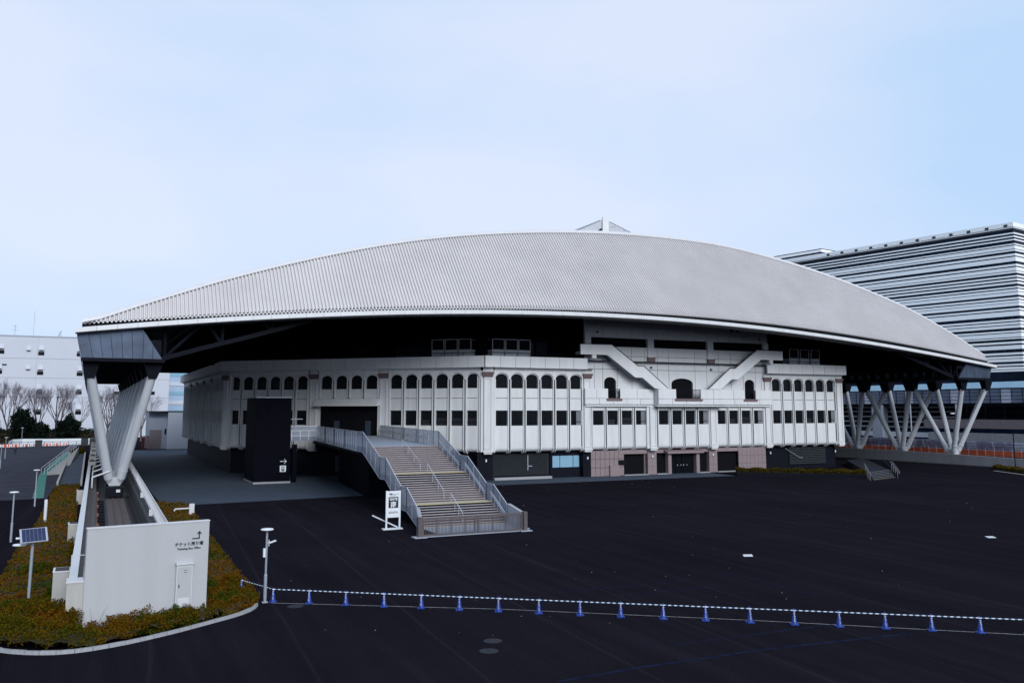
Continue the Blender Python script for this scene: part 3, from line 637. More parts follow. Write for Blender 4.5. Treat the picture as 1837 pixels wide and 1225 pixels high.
tile_wall(66.9, 72.5, 0.01, 3.75, YF-.9, 'stone_tile', 'pink_tile', 7, 3, th=.2, gap=.05); tile_wall(94.2, 99.8, 0.01, 3.75, YF-.9, 'stone_tile', 'pink_tile', 7, 3, th=.2, gap=.03)
for x0, x1 in ((76.8, 78.4), (88.3, 89.9)): tile_wall(x0, x1, .01, 3.7, YF-1.0, 'stone_tile', 'pink_tile', 2, 3, th=1.0, gap=.025)
for x0, x1, z in ((72.5, 76.8, 3.15), (78.4, 80.4, 3.2), (86.3, 88.3, 3.2), (89.9, 94.2, 3.2)):
    MB().box(x0, x1, YF-.85, YF-.6, z, 3.75).build('lintel', 'pink_tile', arena); MB().box(x0, x1, YF-.3, YF-.2, .01, z).build('doorway', 'core', arena); MB().box(x0, x1, YF-1.2, YF-.3, .006, .12).build('door_step', 'kerb', arena)
for x in (72.6, 76.4): MB().box(x, x+.12, YF-.7, YF-.35, .12, 3.15).build('door_frame', 'pink_tile', arena)
MB().box(80.4, 81.0, YF-1.2, YF-.4, .01, 3.1).build('entrance_post', 'pink_tile', arena); MB().box(85.7, 86.3, YF-1.2, YF-.4, .01, 3.1).build('entrance_post', 'pink_tile', arena)
MB().box(80.0, 86.8, YF-1.7, YF-.5, 3.1, 3.42).build('entrance_canopy', 'pink_tile', arena); MB().box(79.8, 87.0, YF-1.3, YF-.5, 3.424, 3.62).build('entrance_canopy', 'granite', arena)
for x in (81.0, 82.2, 83.4, 84.5): MB().box(x+.03, x+1.12, YF-.5, YF-.46, .05, 3.1).build('glass_door', 'glass_dark', arena)
for x in (82.5, 83.15, 83.65, 84.3): MB().box(x, x+.12, YF-.56, YF-.50, 1.2, 1.35).build('door_handle', 'rail_steel', arena)
MB().box(70.0, 71.6, YF-1.25, YF-.92, .01, 1.6).build('stone_cabinet', 'pink_tile', arena); MB().box(71.6, 72.9, YF-.98, YF-.92, 1.55, 2.3).build('notice_board', 'base_dark', arena)
for i in range(10): MB().box(105.5, 113.5, YF-.1+i*.001, YF, .8+i*.28, .95+i*.28).build('louvre', 'shutter', arena)
m = MB(); m.path([(104.5, YF-.3, 3.4), (107.6, YF-.3, 1.8), (108.2, YF-.3, 1.8)], .04, 6); m.build('wall_handrail', 'rail_steel', arena)
# --- rear stand wall and dark upper storey under the roof
MB().prism([(58, 123.5), (110, 123.5), (124, 137), (124, 140), (34, 140), (34, 147)][:4]+[(34, 150), (34, 147.5)], 17.0, 21.2).build('upper_storey', 'upper_dark', arena)
for x0, x1, z0, z1 in ((60.2, 62.6, 18.2, 20.2), (63, 65.0, 18.2, 20.2)): MB().box(x0, x1, 123.3, 123.45, z0, z1).build('upper_window', 'upper_glass', arena)
def diag_panel(s0, s1, z0, z1):
    m = MB(); P = lambda s, o: (58-s*S45-o*S45, 123.5+s*S45-o*S45)
    m.hexa([(*P(s0, .2), z0), (*P(s1, .2), z0), (*P(s1, .05), z0), (*P(s0, .05), z0)], [(*P(s0, .2), z1), (*P(s1, .2), z1), (*P(s1, .05), z1), (*P(s0, .05), z1)]); m.build('upper_window', 'upper_glass', arena)
for s0, s1, z0, z1 in ((2, 5, 18, 20), (8, 11, 17.5, 20.2), (12.5, 19, 17.4, 19.8), (24, 26, 18.9, 20)): diag_panel(s0, s1, z0, z1)
m = MB(); m.path([(34.6, 128.9, 17.75), (50.0, 113.6, 17.75), (65.3, 113.6, 17.75)], .06, 6)
for k in range(14): t = k/13; p = (34.6+15.4*t, 128.9-15.3*t); m.tube((*p, 17), (*p, 17.75), .035, 5)
for k in range(8): m.tube((51+k*2.0, 113.6, 17), (51+k*2.0, 113.6, 17.75), .035, 5)
m.build('deck_rail', 'base_dark', arena)
m = MB(); m.path([(101.5, 113.6, 17.75), (116.2, 113.6, 17.75)], .05, 6)
for k in range(8): m.tube((101.6+k*2.0, 113.6, 17), (101.6+k*2.0, 113.6, 17.75), .035, 5)
m.build('deck_rail', 'base_dark', arena)

# ================================================================== THE SLIDING ROOF
roof = thing('arena_roof', (70.7, 110.5, 1.6), 'huge pale corrugated arched roof on splayed steel legs over the arena', 'roof')
def pv(c, X):
    t = (X-70.7)/72.5; r = 0
    for k in c: r = r*t+k
    return r
def ze(X): return pv((.417, .436, -5.345, -.82, 22.496), X)
def zc(X): return pv((.585, -.213, -5.458, -.112, 23.287), X)
RT = [(-1.2, 18.85), (-.17, 19.0), (3.91, 20.75), (7.36, 22.2), (13.53, 24.7), (20.24, 27.1), (27.53, 29.42), (35.41, 31.63), (43.86, 33.5), (52.87, 35.0), (62.57, 36.15), (72.9, 36.95), (83.8, 37.2), (95.3, 36.75), (106.51, 35.0), (117.82, 32.3), (128.62, 28.6), (133.52, 26.2), (139.0, 22.4), (142.6, 19.0), (143.6, 18.2)]
def zr(X):
    for i in range(len(RT)-1):
        if X <= RT[i+1][0] or i == len(RT)-2:
            (x1, y1), (x2, y2) = RT[i], RT[i+1]; x0, y0 = RT[max(i-1, 0)]; x3, y3 = RT[min(i+2, len(RT)-1)]
            h = x2-x1; m1 = (y2-y0)/(x2-x0) if x2 > x0 else 0; m2 = (y3-y1)/(x3-x1); t = (X-x1)/h
            return (2*t**3-3*t*t+1)*y1+(t**3-2*t*t+t)*h*m1+(-2*t**3+3*t*t)*y2+(t**3-t*t)*h*m2
def yr(X): return 104+.87*max(0., zr(X)-zc(X))
X0, X1 = -1.1, 142.6
# corrugated front slope (ribs only a few pixels wide: one sheet of real folds)
P = .43; prof = ((0, .11), (.34, .11), (.5, -.11), (.84, -.11)); m = MB(); nrm = Vector((0, -.755, .656)); k = 0; x = X0
ns = 3; first = True; cnt = 0
while x < X1:
    for f, o in prof:
        X = x+f*P
        if X > X1: break
        a = Vector((X, 104, zc(X))); b = Vector((X, yr(X), zr(X)))
        for j in range(ns+1):
            q = a+(b-a)*(j/ns)+nrm*o; m.v.append(tuple(q))
        cnt += 1
        if cnt > 1:
            i = len(m.v)-2*(ns+1)
            for j in range(ns): m.f.append((i+j, i+ns+1+j, i+ns+2+j, i+j+1))
    x += P
m.build('corrugated_slope', 'roof_metal', roof)
xs = [X0+(X1-X0)*i/90 for i in range(91)]
def ribbon(fn, name, mt, xs=xs, parent=roof, smooth=True):
    m = MB(); n = None
    for X in xs:
        pr = fn(X); n = len(pr); m.v += [(X, y, z) for y, z in pr]
    for i in range(len(xs)-1):
        for j in range(n-1): a = i*n+j; m.f.append((a, a+n, a+n+1, a+1))
    return m.build(name, mt, parent, smooth=smooth)
ribbon(lambda X: [(yr(X)+.55, zr(X)-.25), (yr(X)-.10, zr(X)+.10), (yr(X)-.06, zr(X)+.34), (yr(X)+.35, zr(X)+.62), (yr(X)+2.5, zr(X)+.75), (206, zr(X)+.9)], 'roof_top_sheet', 'rim')
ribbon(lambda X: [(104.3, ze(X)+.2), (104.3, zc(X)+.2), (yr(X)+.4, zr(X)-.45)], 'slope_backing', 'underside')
xe = [-1.7+(143.1+1.7)*i/72 for i in range(73)]
for a, b in zip(xe, xe[1:]):
    m = MB(); g = .012
    def S(X): return [(X, 103.12, ze(X)-.30), (X, 102.86, ze(X)-.20), (X, 102.88, ze(X)+.22), (X, 103.12, ze(X)+.32), (X, 103.9, ze(X)+.33), (X, 103.9, ze(X)-.30)]
    A, B = S(a+g), S(b-g); i = len(m.v); m.v += A+B; n = 6
    m.f += [tuple(range(n-1, -1, -1)), tuple(range(n, 2*n))]+[(j, (j+1) % n, n+(j+1) % n, n+j) for j in range(n)]
    m.build('fascia_panel', 'fascia', roof)
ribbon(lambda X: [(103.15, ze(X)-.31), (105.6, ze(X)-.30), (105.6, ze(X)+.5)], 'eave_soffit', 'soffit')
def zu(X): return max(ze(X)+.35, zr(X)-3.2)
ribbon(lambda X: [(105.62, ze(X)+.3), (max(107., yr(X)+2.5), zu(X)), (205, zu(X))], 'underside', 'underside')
m = MB()
for i in range(12):
    X = 10+i*11.0; m.path([(X, 107, ze(X)+.1), (X, yr(X)+3, zu(X)-.6), (X, 204, zu(X)-.6)], .25, 6)
m.build('purlin', 'dark_steel', roof)
xb = [12+i*2.0 for i in range(60)]
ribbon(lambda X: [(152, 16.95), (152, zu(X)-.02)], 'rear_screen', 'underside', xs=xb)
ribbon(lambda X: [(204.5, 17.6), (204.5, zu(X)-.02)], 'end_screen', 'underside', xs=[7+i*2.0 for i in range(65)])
# side girders, end cladding, front truss, legs
RB, NB = 110.5, 9
for mir in (0, 1):
    fx2 = (lambda x: x) if not mir else (lambda x: 141.6-x)
    def bx(x0, x1, y0, y1, z0, z1, name, mt, par=roof):
        a, b = sorted((fx2(x0), fx2(x1))); return MB().box(a, b, y0, y1, z0, z1).build(name, mt, par)
    if not mir: bx(-.85, 6.9, 104.3, 205, 15.25, 17.3, 'side_girder', 'dark_steel')
    else:
        bx(-.85, 6.9, 104.3, 205, 15.0, 15.5, 'side_girder', 'dark_steel'); bx(-.85, 6.9, 104.3, 205, 16.75, 17.3, 'side_girder', 'dark_steel')
        for i in range(46):
            y = 104.5+i*2.2; bx(-.8, -.6, y, y+.9+.5*((i*7) % 3)/2, 15.5, 16.75, 'girder_web', 'dark_steel'); 
            m = MB(); m.tube((fx2(6.7), y, 15.5), (fx2(6.7), y+2.2, 16.75) if i % 2 else (fx2(6.7), y+.1, 16.75), .14, 6); m.build('girder_web', 'dark_steel', roof)
    for i in range(20): bx(.2, 5.9, 105.0+i*5, 105.4+i*5, 14.95, 15.24 if not mir else 14.99, 'cross_beam', 'dark_steel')
    # clad end of the girder: vertical panels cut on the slant
    bot0, bot1, top0, top1 = (-.87, 7.0, -1.6, 4.7)
    n = 8
    for i in range(n):
        t0, t1 = i/n, (i+1)/n; xb0, xb1 = bot0+(bot1-bot0)*t0+.02, bot0+(bot1-bot0)*t1-.02; xt0, xt1 = max(top0+(bot1-top0)*t0, top0)+.02, top0+(bot1-top0)*t1-.02
        pts = [(xb0, 15.22), (xb1, 15.22)]
        lim = lambda x: ze(fx2(x))-.02
        if xt1 <= top1: pts += [(xt1, lim(xt1)), (xt0, lim(xt0))]
        else:
            zcut = lambda x: 15.22+(lim(top1)-15.22)*max(0., (bot1-x)/(bot1-top1))
            if xt0 < top1: pts += [(xb1, max(15.24, zcut(xb1))), (top1, lim(top1)), (xt0, lim(xt0))]
            else: pts += [(xb1, max(15.24, zcut(xb1))), (xb0, zcut(xb0))]
        pts = [(fx2(x), z) for x, z in pts]
        m = MB(); m.prism(pts if not mir else pts[::-1], 103.95, 104.25, 'y'); m.build('end_cladding_panel', 'cladding', roof)
    m = MB(); m.prism([(fx2(-1.62), ze(fx2(-1.62))), (fx2(-.88), 15.2), (fx2(-.82), 15.2), (fx2(-1.5), ze(fx2(-1.5)))], 104.26, 205, 'y'); m.build('outer_cladding', 'cladding', roof)
    bx(-1.0, 7.3, 103.9, 104.5, 14.85, 15.2, 'end_beam', 'dark_steel')
    # front truss: rising lower chord, posts and diagonals
    ch = [(7.0, 15.3), (11, 16.55), (15, 17.7), (20, 19.2), (26, 21.2)]
    m = MB()
    for p, q in zip(ch, ch[1:]): m.bar((fx2(p[0]), 105.2, p[1]), (fx2(q[0]), 105.2, q[1]), .45, .5)
    m.build('truss_chord', 'dark_steel', roof)
    for (a, za), (b, zb_) in (((7.3, 15.4), (7.3, 0)), ((7.4, 15.5), (11.5, 0)), ((13.3, 17.2), (11.6, 0)), ((13.4, 17.2), (13.4, 0)), ((19, 18.9), (17, 0)), ((19, 18.9), (19, 0))):
        m = MB(); m.tube((fx2(a), 105.3, za), (fx2(b), 105.3, zb_ or ze(fx2(b))+.2), .2, 8); m.build('truss_member', 'dark_steel', roof)
    # splayed leg clusters
    cx = 3.1; fx0 = fx2
    if mir: fx2 = lambda x: 143.3-x
    LR = .47 if not mir else .43
    for k in range(NB):
        y = RB+11*k; zf = 1.55 if not mir else 2.0
        foot = MB(); foot.hexa([(fx2(cx-.55), y-.75, zf-.25), (fx2(cx+.55), y-.75, zf-.25), (fx2(cx+.55), y+.75, zf-.25), (fx2(cx-.55), y+.75, zf-.25)], [(fx2(cx-.95), y-.95, zf+.7), (fx2(cx+.95), y-.95, zf+.7), (fx2(cx+.95), y+.95, zf+.7), (fx2(cx-.95), y+.95, zf+.7)])
        foot.build('leg_foot', 'leg_steel', roof)
        if not mir: bx(cx-.62, cx+.62, y-1.6, y+1.6, .22 if not mir else .8, zf-.26, 'bogie', 'base_dark')
        for sx in (-1, 1):
            for sy in (-1, 1):
                p = Vector((fx2(cx+sx*.52), y+sy*.5, zf+.1)); q = Vector((fx2(cx+sx*3.1), y+sy*5.05, 13.6)); d_ = (q-p).normalized()
                m = MB(); m.tube(p, p+d_*.55, .30, 14, LR); m.tube(p+d_*.55, q, LR, 18); leg = m.build('leg', 'leg_steel', roof, smooth=True)
                m = MB(); m.tube(p+d_*1.4, p+d_*1.55, .50, 18); m.build('leg_collar', 'leg_steel', leg)
                if mir and sy < 0:
                    m = MB(); m.tube(p+Vector((-.45, -.2, .5)), q+Vector((-.5, -.2, -.3)), .07, 6); m.build('drain_pipe', 'leg_steel', leg)
        for sx in (-1, 1):
            for sy in (-1, 1):
                xx, yy = cx+sx*3.1, y+sy*5.05; m = MB(); a, b = sorted((fx2(xx-.42), fx2(xx+.42))); a2, b2 = sorted((fx2(xx-.95-(.2 if sx < 0 else 0)), fx2(xx+.95+(.2 if sx > 0 else 0))))
                a2 = max(a2, fx2(-.9) if not mir else -99); m.hexa([(a, yy-.45, 13.1), (b, yy-.45, 13.1), (b, yy+.45, 13.1), (a, yy+.45, 13.1)], [(a2, yy-.6, 14.97), (b2, yy-.6, 14.97), (b2, yy+.6, 14.97), (a2, yy+.6, 14.97)]); m.build('leg_head', 'dark_steel', roof)
# counterweight and buffer at the near end of the left bogie
MB().box(2.2, 4.0, 107.6, 108.6, .25, 1.3).build('buffer', 'base_dark', roof); MB().box(3.25, 3.65, 107.5, 107.58, .75, 1.05).build('buffer_plate', 'white_paint', roof)
# peaked skylight on the crown of the roof
pk = [(86.0, 140, 45.5)]
pkr = thing('roof_skylight_peak', (86, 140, 37.5), 'pale pointed skylight peak on the crown of the roof', 'skylight')
m = MB(); m.hexa([(69, 137, 37.5), (85.4, 137, 37.5), (85.4, 137, 37.6), (69, 137, 37.6)], [(69, 150, 37.5), (85.4, 150, 37.5), (85.3, 141, 45.0), (85.2, 140.6, 45.1)])
m = MB(); m.prism([(68.2, 37.4), (85.7, 37.4), (85.7, 45.35)], 140, 152, 'y'); m.build('glazed_slope', 'peak_pale', pkr)
m = MB(); m.prism([(86.7, 37.4), (109, 37.4), (86.7, 45.3)], 140, 152, 'y'); m.build('glazed_slope', 'peak_pale', pkr)
m = MB(); m.box(85.55, 86.85, 139.6, 139.9, 37.4, 45.75); m.build('mast', 'fascia', pkr)
m = MB()
for i in range(60): t = i/59+.003; m.box(85.1-16.8*t-.07, 85.1-16.8*t+.07, 139.9, 140.1, 45.02-7.7*t, 45.13-7.7*t); m.box(87.4+21.5*t-.08, 87.4+21.5*t+.08, 139.9, 140.1, 44.95-7.6*t, 45.06-7.6*t)
m.build('edge_clips', 'base_dark', pkr)
m = MB()
for i in range(26):
    x = 87.6+random.random()*6; z = 42.2+random.random()*(45-(x-87.3)*.355-42.4); m.box(x, x+.13, 139.93, 139.98, z, z+.13)
m.build('perforations', 'soffit', pkr)
m = MB(); m.poly((84.3, 139.95, 42.9), (85.5, 139.95, 42.9), (85.5, 139.95, 43.7)); m.build('shade_gap', 'base_dark', pkr)

# ================================================================== THE GRAND STAIR
XL, XR = 25.3, 33.4
st = thing('grand_staircase', (29.3, 71, 0), 'wide outdoor stair with landings leading up to the arena entrance deck', 'staircase')
RI = 6.0/35; steps = []; ed = []
def flight(y, n, tread, z):
    for i in range(n): steps.append((y+i*tread, tread, z+(i+1)*RI))
    return y+(n-1)*tread, z+n*RI
y1, z1 = flight(71.0, 9, .38, 0); L1e = 75.6
y2, z2 = flight(L1e, 13, .38, z1); L2e = 82.0
y3, z3 = flight(L2e, 13, .48, z2)
me_step = {}
for (y, t, z) in steps:
    end = L1e if abs(z-z1) < .01 else L2e if abs(z-z2) < .01 else 88.2 if abs(z-z3) < .01 else y+t
    land = end > y+t+.01
    me = MB().box(XL+.02, XR-.02, y, end+.03, z-RI, z).mesh('step', 'deck' if land and z > 5.9 else 'step')
    s = link('landing' if land else 'step', me, st)
    MB().box(XL+.03, XR-.03, y-.006, y+.07, z-.052, z+.004).build('nosing', 'yellow' if land else 'nosing', s)
    if land and z < 5.9:
        MB().box(XL+.03, XR-.03, y+.08, y+.42, z+.002, z+.008).build('tactile_strip', 'yellow', s); MB().box(XL+.03, XR-.03, end-.42, end-.08, z+.002, z+.008).build('tactile_strip', 'yellow', s)
        MB().box(XL+.03, XR-.03, y+.43, end-.43, z+.001, z+.005).build('landing_floor', 'nosing', s)
MB().box(XL, XR, 66.6, 71.0, .004, .05).build('foot_pad', 'deck', st); MB().box(XL, XR, 70.4, 70.75, .052, .058).build('tactile_strip', 'yellow', st)
# soffit slab
def sl(y):
    if y < y1: return (y-71.0)/.38*RI
    if y < L1e: return z1
    if y < y2: return z1+(y-L1e)/.38*RI
    if y < L2e: return z2
    return min(6., z2+(y-L2e)/.48*RI)
kn = [71.0, y1, L1e, y2, L2e, y3, 90.5]
m = MB(); pr = [(y, max(.01, sl(y)-.05)) for y in kn]; lo = [(y, max(.005, sl(y)-.55)) for y in kn]
m.prism(pr+lo[::-1], XL+.25, XR-.25, 'x'); m.build('soffit_slab', 'base_dark', st)
# entrance deck
m = MB(); m.prism([(XL, 88.2), (XR, 88.2), (38.25, 124.7), (30.85, 132.1), (28.75, 126.2), (28.6, 122.0)], 5.55, 5.99); m.build('deck', 'deck', st)
m = MB(); m.prism([(24.95, 121.9), (28.58, 121.9), (28.74, 126.2), (24.95, 126.2)], 5.55, 5.985); m.build('lift_bridge', 'deck', st)
m = MB(); m.prism([(XL+.4, 88.4), (XR-.4, 88.4), (37.6, 124.2), (30.9, 130.8), (28.9, 126)], 5.05, 5.54); m.build('deck_beam', 'base_dark', st)
for x, y in ((32.8, 92), (34.8, 106), (36.5, 119), (25.6, 122.4)): MB().box(x-.3, x+.3, y-.3, y+.3, .005, 5.05).build('column', 'elevator_dark', st)
m = MB(); m.prism([(28.6, 97), (33.4, 97), (36.8, 121), (32.6, 125.2), (31.4, 121)], .005, 5.04); m.build('under_stair_shade_block', 'elevator_dark', st)  # black volume added to stand for the shade beneath the deck, no real room
# perforated side screens
def screen(pts_bot, pts_top, x, th=.04, xs2=None):
    for (yb0, zb0), (yb1, zb1), (yt0, zt0), (yt1, zt1) in zip(pts_bot, pts_bot[1:], pts_top, pts_top[1:]):
        fx3 = xs2 or (lambda y: x)
        m = MB(); m.hexa([(fx3(yb0)-th/2, yb0, zb0), (fx3(yb1)-th/2, yb1, zb1), (fx3(yt1)-th/2, yt1, zt1), (fx3(yt0)-th/2, yt0, zt0)], [(fx3(yb0)+th/2, yb0, zb0), (fx3(yb1)+th/2, yb1, zb1), (fx3(yt1)+th/2, yt1, zt1), (fx3(yt0)+th/2, yt0, zt0)])
        p = m.build('screen_panel', 'mesh_panel', st)
        e = MB(); e.bar((fx3(yt0), yt0, zt0), (fx3(yt1), yt1, zt1), .06, .04); e.bar((fx3(yb0), yb0, zb0), (fx3(yb1), yb1, zb1), .06, .05); e.build('edge_trim', 'rail_steel', p)
        n = max(1, int(abs(yb1-yb0)/1.25)); e = MB()
        for k in range(n+1):
            t = k/n; yb, zb = yb0+(yb1-yb0)*t, zb0+(zb1-zb0)*t; yt, zt = yt0+(yt1-yt0)*t, zt0+(zt1-zt0)*t; e.bar((fx3(yb), yb, zb), (fx3(yt), yt, zt), .06)
        e.build('screen_posts', 'rail_steel', p)
for x in (XL-.06, XR+.06):
    ks = [71.2, y1, L1e, y2, L2e, y3+.3, 90.5]; zz = [sl(71.2)+.0, z1, z1, z2, z2, 6., 6.]
    screen([(y, max(.03, z-.5)) for y, z in zip(ks, zz)], [(y, z+1.5) for y, z in zip(ks, zz)], x)
lx = lambda y: XL-.06+(28.6-XL)*(y-90.5)/(122-90.5)
screen([(y, 5.5) for y in (90.52, 98, 106, 114, 121.8)], [(y, 7.5) for y in (90.52, 98, 106, 114, 121.8)], 0, xs2=lx)
rx = lambda y: XR+.06+(38.25-XR)*(y-90.5)/(124.7-90.5)
screen([(y, 5.5) for y in (90.52, 98, 106, 114, 124.5)], [(y, 7.5) for y in (90.52, 98, 106, 114, 124.5)], 0, xs2=rx)
m = MB(); m.box(24.95, 28.6, 121.86, 121.9, 5.5, 7.5); m.build('screen_panel', 'mesh_panel', st)
m = MB()
for z in (6.2, 6.9, 7.5): m.bar((24.95, 121.83, z), (28.6, 121.83, z), .06, .07)
for k in range(4): m.bar((25.05+k*1.15, 121.83, 5.6), (25.05+k*1.15, 121.83, 6.9), .09)
m.build('bridge_rail', 'rail_steel', st)
# handrails: pairs along the sides, single ones up the middle
def hand(x, ya, yb, hs, n=4, r=.035):
    m = MB()
    for h in hs: m.path([(x, ya-.25, sl(ya)+h), (x, ya, sl(ya)+h), (x, yb, sl(yb)+h), (x, yb+.25, sl(yb)+h)], r, 6)
    for k in range(n+1): y = ya+(yb-ya)*k/n; m.tube((x, y, sl(y)), (x, y, sl(y)+max(hs)), .025, 6)
    m.build('handrail', 'rail_steel', st)
for ya, yb in ((71.1, y1), (L1e, y2), (L2e, y3)):
    hand(XL+.18, ya, yb, (.65, .85)); hand(XR-.18, ya, yb, (.65, .85)); hand(29.35, ya+.2, yb, (.85,), 3, .03)
m = MB(); 
for h in (.65, .85): m.path([(rx(y)-.25, y, 6+h) for y in (90.5, 105, 124)], .035, 6)
for k in range(22): y = 90.5+k*1.55; m.tube((rx(y)-.25, y, 6), (rx(y)-.25, y, 6.85), .02, 5)
m.build('handrail', 'rail_steel', st)
# low side walls at the foot
for (xa, xb_) in ((XL-.12, 23.62), (XR+.12, 32.42)):
    m = MB(); m.hexa([(xa-.12, 70.9, .004), (xa+.12, 70.9, .004), (xb_+.12, 66.0, .004), (xb_-.12, 66.0, .004)], [(xa-.12, 70.9, 1.58), (xa+.12, 70.9, 1.58), (xb_+.12, 66.0, 1.42), (xb_-.12, 66.0, 1.42)]); w = m.build('foot_wall', 'panel_grey', st)
    m = MB(); m.hexa([(xa-.15, 70.9, 1.583), (xa+.15, 70.9, 1.583), (xb_+.15, 66.0, 1.423), (xb_-.15, 66.0, 1.423)], [(xa-.15, 70.9, 1.62), (xa+.15, 70.9, 1.62), (xb_+.15, 66.0, 1.46), (xb_-.15, 66.0, 1.46)]); m.build('coping', 'rail_steel', w)
# --- gate across the foot of the stair
gt = thing('stair_gate', (28, 65.7, 0), 'brown barred double gate closing the foot of the stair', 'gate')
GX = (23.45, 32.45)
for x in GX:
    p = MB().box(x-.16, x+.16, 65.45, 65.9, .06, 1.52).build('gate_post', 'gate_brown', gt); MB().box(x-.5, x+.5, 65.2, 66.1, .004, .06).build('base_plate', 'panel_grey', p)
MB().box(23.7, 32.2, 65.5, 65.95, .004, .045).build('threshold', 'panel_grey', gt)
for x0, x1 in ((23.66, 28.15), (28.25, 32.25)):
    MB().box(x0, x1, 65.62, 65.72, 1.28, 1.46).build('top_rail', 'gate_brown', gt); MB().box(x0, x1, 65.62, 65.72, .10, .2).build('bottom_rail', 'gate_brown', gt)
    for x in (x0, x1-.12): MB().box(x, x+.12, 65.615, 65.725, .2, 1.28).build('stile', 'gate_brown', gt)
gb = MB().box(-.018, .018, 65.65, 65.69, .2, 1.28).mesh('bar', 'gate_brown'); gb2 = MB().box(-.045, .045, 65.635, 65.705, .2, 1.28).mesh('bar', 'gate_brown')
x = 23.82; i = 0
while x < 32.15:
    if not 28.0 < x < 28.4: link('bar', gb2 if i % 10 == 9 else gb, gt, loc=(x, 0, 0))
    x += .118; i += 1
# --- gate sign
sg = thing('gate_sign', (23.08, 71.1, 0), 'white standing sign board reading GATE SOUTH with black panel', 'sign')
SX0, SX1, SY = 22.46, 23.72, 71.1
MB().box(SX0+.1, SX1-.1, SY, SY+.05, .95, 3.08).build('board', 'bar_white', sg)
for x in (SX0, SX1-.13): MB().box(x, x+.13, SY-.02, SY+.08, .1, 3.1).build('post', 'bar_white', sg)
MB().box(SX0-.25, SX1+.15, SY-.25, SY+.3, .004, .1).build('foot', 'bar_white', sg)
m = MB(); m.bar((SX1-.2, SY+.1, .15), (SX0-.75, SY+1.3, 1.05), .05, .09); m.build('brace', 'bar_white', sg)
MB().box(SX0+.22, SX1-.2, SY-.006, SY-.001, 1.72, 2.6).build('black_panel', 'ink', sg)
put_text('GATE', .27, 'bar_white', (23.1, SY-.012, 2.33), sg, bold=.01); put_text('南', .52, 'bar_white', (23.1, SY-.012, 1.80), sg, bold=.012)
put_text('SOUTH', .23, 'ink', (23.09, SY-.008, 1.28), sg, bold=.002)
put_text('有明', .13, 'ink', (22.86, SY-.008, 2.79), sg, bold=.006); put_text('コロシアム', .115, 'base_dark', (23.27, SY-.008, 2.79), sg); put_text('ARIAKE COLISEUM', .062, 'base_dark', (23.09, SY-.008, 2.69), sg)
# --- black banner sign under the stair
q = (29.91, 100.05)
bs = thing('black_banner_sign', (*q, 0), 'tall narrow black sign with white vertical lettering beside the stair', 'sign')
MB().box(q[0]-.38, q[0]+.38, q[1], q[1]+.12, .05, 3.3).build('board', 'ink', bs); MB().box(q[0]-.45, q[0]+.45, q[1]-.2, q[1]+.4, .006, .05).build('foot', 'base_dark', bs)
for k, c in enumerate('チケット売り場'): put_text(c, .34, 'bar_white', (q[0]+.12, q[1]-.01, 2.72-k*.36), bs, bold=.006)
# --- lift tower
lt = thing('lift_tower', (22.5, 125, 0), 'plain black lift tower beside the entrance deck, with white arrow sign', 'tower')
MB().box(20.2, 24.85, 121.5, 129.2, .25, 11.3).build('shaft', 'elevator_dark', lt)
for i in range(3):
    for k in range(5): MB().box(20.2+i*1.55+.015, 20.2+(i+1)*1.55-.015, 121.47, 121.498, .27+k*2.2, .27+(k+1)*2.2-.03).build('cladding_panel', 'elevator_dark', lt)
for i in range(5):
    for k in range(5): MB().box(20.172, 20.198, 121.5+i*1.54+.015, 121.5+(i+1)*1.54-.015, .27+k*2.2, .27+(k+1)*2.2-.03).build('cladding_panel', 'elevator_dark', lt)
MB().box(20.15, 24.9, 121.45, 129.25, 11.303, 11.4).build('coping', 'panel_grey', lt); MB().box(20.1, 24.95, 121.3, 129.3, .005, .247).build('plinth', 'concrete', lt)
m = MB(); m.box(23.55, 24.35, 121.41, 121.46, 2.84, 2.92); m.bar((24.38, 121.435, 2.88), (24.08, 121.435, 3.2), .05, .09, (0, 1, 0)); m.bar((24.38, 121.435, 2.88), (24.08, 121.435, 2.56), .05, .09, (0, 1, 0)); m.build('arrow', 'bar_white', lt)
sgn = MB().box(23.55, 24.35, 121.43, 121.465, 1.5, 2.32).build('lift_sign', 'bar_white', lt)
m = MB(); m.box(23.75, 24.15, 121.42, 121.428, 1.6, 2.2); m.build('lift_symbol', 'cladding', sgn); m = MB(); m.box(23.85, 24.05, 121.412, 121.418, 1.85, 2.1); m.box(23.78, 24.12, 121.412, 121.418, 1.95, 1.98); m.build('lift_symbol', 'bar_white', sgn)
MB().box(24.9, 26.6, 122.4, 122.5, 8.4, 8.5).build('lamp_arm', 'lamp_steel', lt)

# ================================================================== THINGS ON THE LOT
# --- blue cones and the striped bars between them
cone = thing('traffic_cone', (0, 0, 0), 'blue traffic cone', 'traffic cone', 'blue cones in a line', world=False)
m = MB(); m.box(-.175, .175, -.175, .175, 0, .035); m.build('base', 'cone_blue', cone)
m = MB(); m.lathe([(.145, .035), (.125, .07), (.036, .66), (.034, .70), (.022, .71)], n=18); m.build('body', 'cone_blue', cone, smooth=True)
m = MB(); m.lathe([(.05, .60), (.055, .62), (.05, .64)], n=14); m.build('ring', 'bar_white', cone, smooth=True)
m = MB()
for k in range(5):                       # white print running down the cone
    z = .15+k*.085; r = .138-.155*(z+.03)+.006
    for j in range(9): dx = random.uniform(-.034, .012); dz = random.uniform(0, .055); w, h = random.choice(((.03, .012), (.010, .04), (.022, .012))); m.box(dx, dx+w, -r-.003, -r+.01, z+dz, z+dz+h)
m.build('lettering', 'bar_white', cone)
CN0, CN1 = Vector((9.06, 47.31)), Vector((35.95, 27.56)); cd = (CN1-CN0)/17; crz = math.atan2(cd.y, cd.x)
